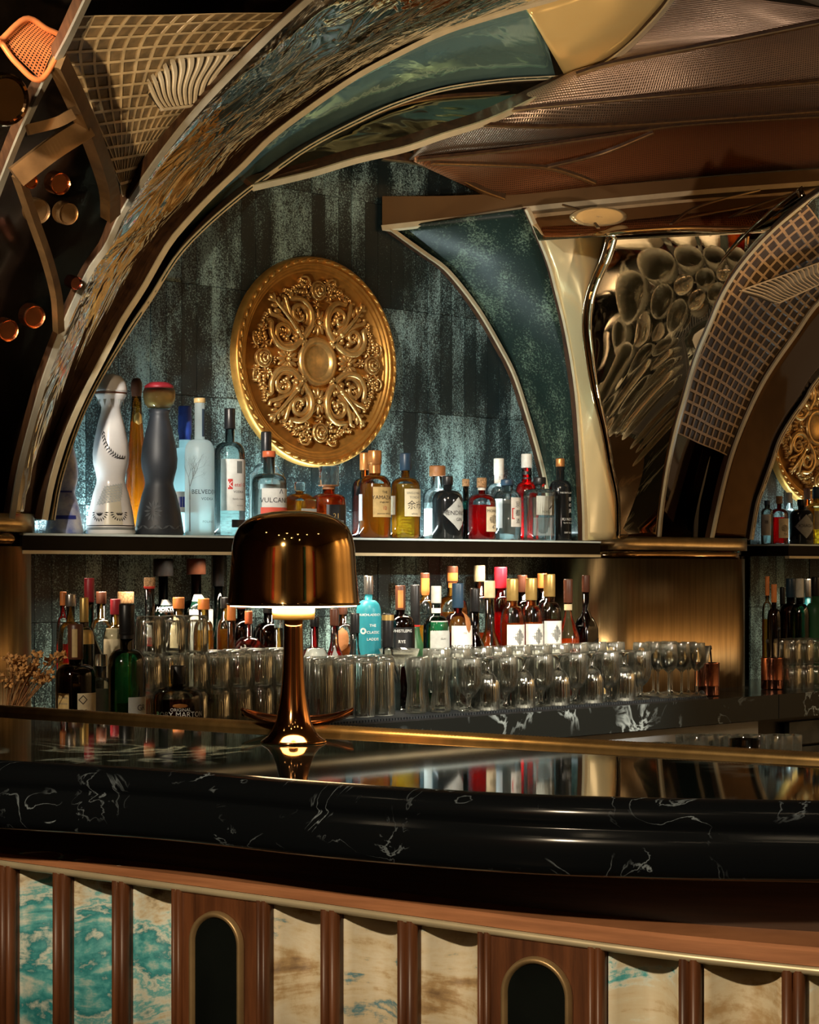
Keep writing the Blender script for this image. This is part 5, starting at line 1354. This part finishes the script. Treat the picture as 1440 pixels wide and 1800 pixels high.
# ---- the niche's mirror image built solid, upper shelf
bottle(1349, 880, 22, .13, ZS, (.64, .82, .42, .90), G_CLEAR, 'navy', 'clear bottle at the column end of the reflected niche shelf', liq=('clear', .6), decals=[(-112, -20, .2, .68, PAPER, [('都', .5, .6, INK, -60)])], flip=True)
bottle(1370, 872, 32, .14, ZS, (.58, .74, .26, .84), G_CLEAR, 'cork', 'round red gin bottle with cork in the reflected niche', liq=('red', .56), capr=1.35, decals=[(-56, 28, .13, .53, CREAM, [('47', .2, .4, INK, -12)]), (-40, 8, .24, .42, pbr('engraving', (.30, .25, .16), 0, .7, .3, 300), [], 'round')], flip=True)
bottle(1387, 866, 28, .06, ZS, (.58, .70, .36, .80), G_CLEAR, 'white', 'clear bottle with white cap at the back of the reflected niche shelf', liq=('clear', .5))
bottle(1409, 878, 42, .13, ZS, (.60, .78, .28, .86), G_BLACK, 'black', 'black gin bottle with diamond label in the reflected niche', capr=1.25, decals=[(-86, 26, .14, .66, GREYP, [("HENDRICK'S", .41, .36, INK, -26)], 'diamond')], flip=True)
bottle(1436, 856, 40, .14, ZS, (.60, .72, .30, .80), G_CLEAR, 'navy', 'golden whisky bottle at the view edge of the reflected niche', liq=('gold', .64), capr=1.3, decals=[(-66, 32, .26, .58, CREAM)])
bottle(1419, 858, 30, .06, ZS, (.56, .70, .34, .80), G_BROWN, 'brown', 'brown whisky bottle behind the diamond label in the reflected niche', liq=('brown', .5))
# ---- the lower row on the counter
ZC = CT+.0008; ZM = CT+.0105
bottle(111, 1040, 24, .20, ZC, (.55, .72, .42, .84), G_CLEAR, 'orange', 'red spirit bottle with orange cap tight against the brass column', liq=('red', .62))
bottle(124, 1044, 44, .28, ZC, (.52, .70, .34, .90), G_CLEAR, 'steel', 'clear bottle with steel topped stopper beside the brass column', liq=('gold', .5), capr=1.25)
bottle(148, 1050, 34, .34, ZC, (.52, .68, .44, .76), G_DKGRN, 'gold', 'dark bottle with gold screw cap behind the cream label bottle', liq=('dark', .5), decals=[(-130, 60, .66, .78, CAPS['gold'])], capr=1.05)
bottle(157, 1016, 52, .24, ZC, (.44, .66, .30, .84), G_DKGRN, 'red', 'tall green bottle with dark red capsule', liq=('dark', .30), style='s', capr=1.15)
bottle(178, 1040, 44, .16, ZC, (.50, .70, .34, .88), G_CLEAR, 'brown', 'clear bottle with brown topped cork behind the green glass', liq=('gold', .4), capr=1.2)
bottle(203, 1053, 44, .22, ZC, (.54, .70, .36, .82), G_CLEAR, 'red', 'golden bottle with red screw cap near the green bottle', liq=('gold', .6), decals=[(-100, 50, .1, .5, CREAM)])
bottle(221, 1040, 40, .10, ZC, (.56, .70, .36, .86), G_CLEAR, 'cork', 'bottle with arched black and cork stopper behind the green bottle', liq=('amber', .5), capr=2.0)
bottle(133, 1097, 70, .50, ZC, (.56, .66, .34, .70), G_BROWN, 'brown', 'dark brown bitter bottle with cream labels and brown neck foil', liq=('dark', .56), capr=1.12, decals=[(-92, -52, .05, .42, TAN, [('=====', .38, .2, INKG, -72), ('=====', .33, .2, INKG, -72), ('=====', .28, .2, INKG, -72), ('=====', .23, .2, INKG, -72), ('=====', .18, .2, INKG, -72)]), (-28, 50, .05, .42, CREAM, [('◇', .36, .5, INK, -12), ('THE', .27, .2, INK, -10), ('Ai', .18, .6, INK, -4)]), (-60, -20, .72, .96, CAPS['tan'])])
bottle(178, 1150, 46, .46, ZC, (.6, .72, .4, .86), G_CLEAR, 'glass', 'clear bottle with pale labels between the brown and the green bottle', liq=('clear', .3), decals=[(-110, 60, .1, .6, GREYP)])
bottle(223, 1062, 66, .50, ZC, (.54, .67, .36, .78), G_GREEN, 'black', 'green glass bottle with black capsule beside the stacked tumblers', liq=('dark', .10), capr=1.15, decals=[(-130, 60, .745, .79, BLKP), (-30, 60, .03, .32, GREYP, [('GR', .24, .45, INK, 14), ('|||||', .12, .3, INKG, -22)])])
bottle(313, 1170, 88, .51, ZM, (.50, .68, .24, .72), G_CLEAR, 'black', 'wide squat dark gin bottle with white lettering in front of the tumblers', liq=('dark', .46), capr=1.25, decals=[(-40, 40, .2, .4, None, [('ROBY MARTON', .27, .30, INKW, -30), ('ORIGINAL', .345, .18, INKW, -30), ('GIN', .17, .26, INKW, -30)]), (-48, -14, .375, .44, CAPS['copper'], [], 'round')])
bottle(263, 1015, 54, .25, ZC, (.30, .76, .32, .93), G_CLEAR, 'cork', 'clear conical swing top bottle with white and red tag', style='c', liq=('orange', .28), capr=1.15, decals=[(-50, -20, .55, .68, PAPER), (-50, -20, .54, .60, INKR), (-130, 60, .925, .94, INKR)])
bottle(287, 982, 56, .10, ZC, (.50, .62, .30, .83), G_DKGRN, 'black', 'dark bottle with broad black stopper and white lettering', liq=('dark', .45), capr=2.1, decals=[(-50, 45, .2, .48, BLKP, [('MORTEL', .44, .42, INKW, -20), ('W', .3, 1.0, INKW, -10)])])
bottle(345, 982, 60, .10, ZC, (.52, .64, .30, .84), G_DKGRN, 'brown', 'dark bottle with broad wooden stopper and pale label', liq=('dark', .45), capr=1.9, decals=[(-60, 40, .1, .50, GREYP, [('MORTEL', .44, .4, INK, -10)])])
bottle(384, 974, 60, .11, ZC, (.42, .66, .26, .80), G_DKGRN, 'black', 'tall dark green bottle with black capsule near the lamp shade', liq=('dark', .36), style='s', capr=1.3, decals=[(-40, 30, .28, .34, None, [('Lo', .32, .5, INKW, -40)])])
bottle(314, 1050, 36, .22, ZC, (.55, .72, .5, .90), G_CLEAR, 'orange', 'clear bottle with orange wooden cap above the tumbler stack', liq=('gold', .5), decals=[(-90, 20, .6, .86, CREAM)])
bottle(358, 1052, 36, .22, ZC, (.55, .72, .5, .90), G_CLEAR, 'orange', 'golden bottle with orange cap behind the third tumbler', liq=('gold', .74))
bottle(396, 1050, 30, .20, ZC, (.55, .72, .5, .88), G_CLEAR, 'black', 'amber bottle with black cap left of the lamp shade rim', liq=('amber', .74))
bottle(407, 1062, 46, .32, ZC, (.40, .62, .30, .86), G_CLEAR, 'orange', 'amber rum bottle with black band label beside the lamp', liq=('orange', .52), style='s', decals=[(-120, 60, .28, .34, BLKP)])
bottle(437, 1074, 60, .28, ZC, (.48, .66, .22, .82), G_CLEAR, 'redorange', 'square decanter of deep red rum under the lamp shade', liq=('deep', .52), sec='sq', capr=1.2, decals=[(-60, 30, .3, .4, None, [('Bellerive', .42, .3, INKW, -40)])])
bottle(424, 1050, 44, .14, ZC, (.56, .72, .34, .84), G_BROWN, 'brown', 'dark brown round bottle partly behind the lamp shade', liq=('deep', .6))
bottle(472, 1058, 54, .16, ZC, (.56, .72, .32, .84), G_BROWN, 'black', 'deep red round bottle behind the lamp collar', liq=('deep', .62))
bottle(490, 1086, 48, .32, ZC, (.46, .60, .30, .84), G_CLEAR, 'glass', 'round rum bottle with cream label behind the lamp stem', liq=('gold', .56), decals=[(-90, 60, .1, .42, CREAM, [('MOUNT GAY', .36, .30, INK, -14)])])
bottle(553, 1084, 48, .32, ZC, (.46, .60, .30, .84), G_CLEAR, 'black', 'round red rum bottle with cream label beside the lamp stem', liq=('red', .56), decals=[(-90, 60, .1, .44, PAPER, [('MOUNT GAY', .38, .30, INK, -30)])])
bottle(588, 1070, 46, .28, ZC, (.42, .70, .30, .84), G_CLEAR, 'brown', 'red aperitif decanter with diamond label under the lamp shade', liq=('red', .60), style='s', decals=[(-72, 0, .34, .66, INKG, [], 'diamond')])
bottle(603, 1062, 40, .14, ZC, (.56, .72, .34, .84), G_CLEAR, 'brown', 'bottle with a round bronze seal behind the red decanter', liq=('brown', .62), decals=[(-80, -10, .56, .78, CAPS['wood'], [], 'round')])
bottle(624, 1078, 50, .30, ZC, (.34, .68, .28, .80), G_CLEAR, 'black', 'clear bell shaped bottle with round ice blue label', liq=('clear', .5), style='s', decals=[(-78, 6, .22, .52, pbr('ice_blue', (.30, .60, .70), 0, .5, .1, 30), [('///', .36, .5, INKW, -36)], 'round')])
bottle(648, 1012, 44, .20, ZC, (.58, .72, .30, .80), G_TEALF, 'steel', 'opaque turquoise whisky bottle right of the lamp shade', capr=1.25, decals=[(-60, 40, .3, .5, None, [('BRUICHLADDICH', .455, .26, INKW, -36), ('THE', .40, .30, INKW, -22), ('CLASSIC', .365, .30, INKW, -18), ('LADDIE', .33, .30, INKW, -20), ('◎', .37, .62, INKW, -66)])])
bottle(682, 1078, 46, .33, ZC, (.28, .62, .40, .66), G_CLEAR, 'black', 'clear flared bottle with black and gold stopper', liq=('clear', .3), style='s', capr=1.1, decals=[(-130, 60, .93, .985, CAPS['gold'])])
bottle(704, 1029, 50, .20, ZC, (.54, .66, .30, .74), G_BROWN, 'brown', 'dark red rye bottle with an orange paper seal on its neck', liq=('deep', .58), capr=1.2, decals=[(-70, -10, .80, .96, CAPS['orange']), (-80, 50, .2, .42, BLKP, [('WHISTLEPIG', .40, .28, INKW, -36), ('RYE', .34, .3, INKW, -36)])])
bottle(730, 1028, 52, .36, ZC, (.32, .64, .30, .66), G_GRNF, 'black', 'frosted green drop shaped bottle with long black neck', style='s', capr=1.1, decals=[(-130, 60, .655, .668, INKR)])
bottle(747, 1007, 34, .14, ZC, (.56, .70, .40, .78), G_CLEAR, 'brown', 'clear bottle with orange paper seal behind the green bottle', liq=('gold', .6), decals=[(-90, 30, .83, .96, CAPS['orange'])], capr=1.2)
bottle(767, 1030, 46, .30, ZC, (.50, .66, .34, .80), G_GREEN, 'white', 'green whisky bottle with white capsule and grey label', capr=1.15, decals=[(-130, 60, .78, .82, PAPER), (-70, 60, .06, .46, GREYP, [('LAPHROAIG', .24, .30, INK, -20), ('ISLAY', .36, .2, INK, -10)])])
bottle(795, 995, 58, .12, ZC, (.50, .68, .30, .82), G_CLEAR, 'brown', 'wide amber bottle with orange neck seal at the back', liq=('amber', .66), decals=[(-90, 20, .84, .95, CAPS['orange'])], capr=1.2)
bottle(805, 1025, 50, .30, ZC, (.50, .66, .32, .74), G_CLEAR, 'navy', 'whisky bottle with navy cap and bold white label', liq=('deep', .60), capr=1.3, decals=[(-70, 62, .06, .42, PAPER, [('SINGLETON', .30, .46, INK, -18), ('the', .38, .2, INKG, -14)]), (-10, 22, .38, .50, CAPS['wood'], [], 'round')])
bottle(835, 1034, 36, .28, ZC, (.46, .64, .42, .80), G_BROWN, 'black', 'slender dark brown bottle with black cap beside the bold white label', liq=('dark', .6), capr=1.15, style='s')
bottle(843, 994, 40, .12, ZC, (.56, .68, .40, .82), G_CLEAR, 'cream', 'clear bottle with pale wooden stopper at the back of the counter', liq=('orange', .5), capr=1.25)
bottle(861, 1021, 42, .24, ZC, (.42, .62, .40, .86), G_CLEAR, 'cream', 'clear spirit bottle with cream cap and white label', liq=('gold', .4), style='s', decals=[(-70, 40, .08, .38, PAPER)])
bottle(880, 997, 30, .14, ZC, (.56, .68, .62, .78), G_RED, 'brightred', 'bright red bottle with tall scarlet cap', liq=('red', .66), capr=1.2)
for x, t, lq, lab in ((901, 1017, 'orange', 'first of three gold capped whisky bottles, orange red beside the scarlet cap'), (934, 1016, 'orange', 'middle one of three gold capped whisky bottles, orange red'), (966, 1009, 'dark', 'dark bottle with gold capsule and white label next to the two orange ones')):
    bottle(x, t, 42, .27, ZC, (.50, .68, .44, .76), G_CLEAR, 'gold', lab, liq=(lq, .64), capr=1.12, decals=[(-72, 60, .10, .40, PAPER, [('25', .33, .34, INKG, 4)]), (-40, 24, .46, .60, INKG, [], 'diamond')])
bottle(918, 1011, 36, .12, ZC, (.56, .70, .44, .80), G_BROWN, 'brown', 'brown bottle with dark cap showing between two gold capsules', liq=('deep', .6))
bottle(953, 1008, 34, .12, ZC, (.56, .70, .44, .82), G_BROWN, 'orange', 'brown bottle with orange cap behind the dark gold capped bottle', liq=('deep', .6))
bottle(999, 1018, 42, .25, ZC, (.52, .70, .32, .80), G_CLEAR, 'brown', 'clear whisky decanter with dark cork by the brass column', liq=('orange', .50), style='c', capr=1.2, decals=[(-130, 60, .74, .79, CAPS['cream'])])
bottle(1030, 1011, 40, .30, ZC, (.56, .72, .34, .86), G_BROWN, 'brown', 'dark whisky bottle with a slanted label against the brass column', liq=('dark', .62), sec='sq', capr=1.2, style='c', decals=[(-60, 45, .26, .40, BLKP, [('Blue Label', .33, .26, INKGOLD, 0)], 'slant'), (-100, -60, .16, .34, TAN, [], 'slant')])
# ---- the niche's mirror image built solid, lower row
for x, t, w, n, cap, gl, lq, lab in ((1349, 1013, 18, .2, 'orange', G_CLEAR, 'gold', 'slim golden bottle with orange cap at the column edge of the reflected niche'), (1361, 1027, 24, .28, 'orange', G_BROWN, 'deep', 'small dark bottle with orange cap in the reflected niche'), (1376, 1032, 24, .14, 'black', G_BROWN, 'brown', 'brown bottle with black cap behind the red drum shaped one'),
                                     (1390, 1017, 40, .22, 'navy', G_BROWN, 'deep', 'round dark red bottle with navy cap in the reflected niche'), (1406, 1017, 34, .28, 'white', G_GREEN, None, 'green bottle with white capsule in the reflected niche'), (1420, 1018, 28, .14, 'steel', G_TEALF, None, 'turquoise bottle at the back of the reflected niche'), (1434, 1014, 36, .32, 'black', G_GRNF, None, 'frosted green bottle with black neck at the view edge')):
    bottle(x, t, w, n, ZC, (.50, .66, .36, .76), gl, cap, lab, liq=(lq, .6) if lq else None, capr=1.15)

# ------------------------------------------------------------------ dried flowers in a dark vase on the back counter
P = W(PU(6, .47), .47, CT+.0008)
vs_ = empty('flower_vase', P, 0, 'dark vase of dried copper coloured flowers by the brass column', 'vase')
v, f = lathe([(e_, 0), (.026, 0), (.03, .01), (.033, .05), (.028, .075), (.026, .085), (.022, .085), (.022, .07), (e_, .02)], 28, caps=False); obj('pot', v, f, DARK, vs_)
STEM = pbr('dry_stem', (.42, .19, .06), 0, .7, .2, 80); HEAD = pbr('dry_flower', (.66, .33, .10), 0, .75, .25, 120)
rf = random.Random(4)
for i in range(38):
    a = rf.uniform(-1.0, 1.0); b = rf.uniform(-.5, .5); L = rf.uniform(.14, .25)
    top = Vector((.012+math.sin(a*.55+.42)*L*.75, b*.05, .06+L*.62*math.cos(a*.5)))
    v, f = tube([Vector((rf.uniform(-.012, .012), rf.uniform(-.012, .012), .02)), top*.5+Vector((0, 0, .02)), top], .0011, 5)
    s = obj('flower_stem', v, f, STEM, vs_)
    hp = []
    for k in range(9):
        d = Vector((rf.gauss(0, 1), rf.gauss(0, 1), rf.gauss(0, 1)+.4)).normalized()
        c = top+d*.009; q = 4; vv = []
        sd = d.orthogonal().normalized(); s2 = d.cross(sd)
        vv = [c-d*.005, c+sd*.005, c+s2*.005, c-sd*.005, c-s2*.005, c+d*.008]
        hp.append((vv, [(0, 2, 1), (0, 3, 2), (0, 4, 3), (0, 1, 4), (5, 1, 2), (5, 2, 3), (5, 3, 4), (5, 4, 1)]))
    v, f = join(hp); obj('flower_head', v, f, HEAD, s, False)
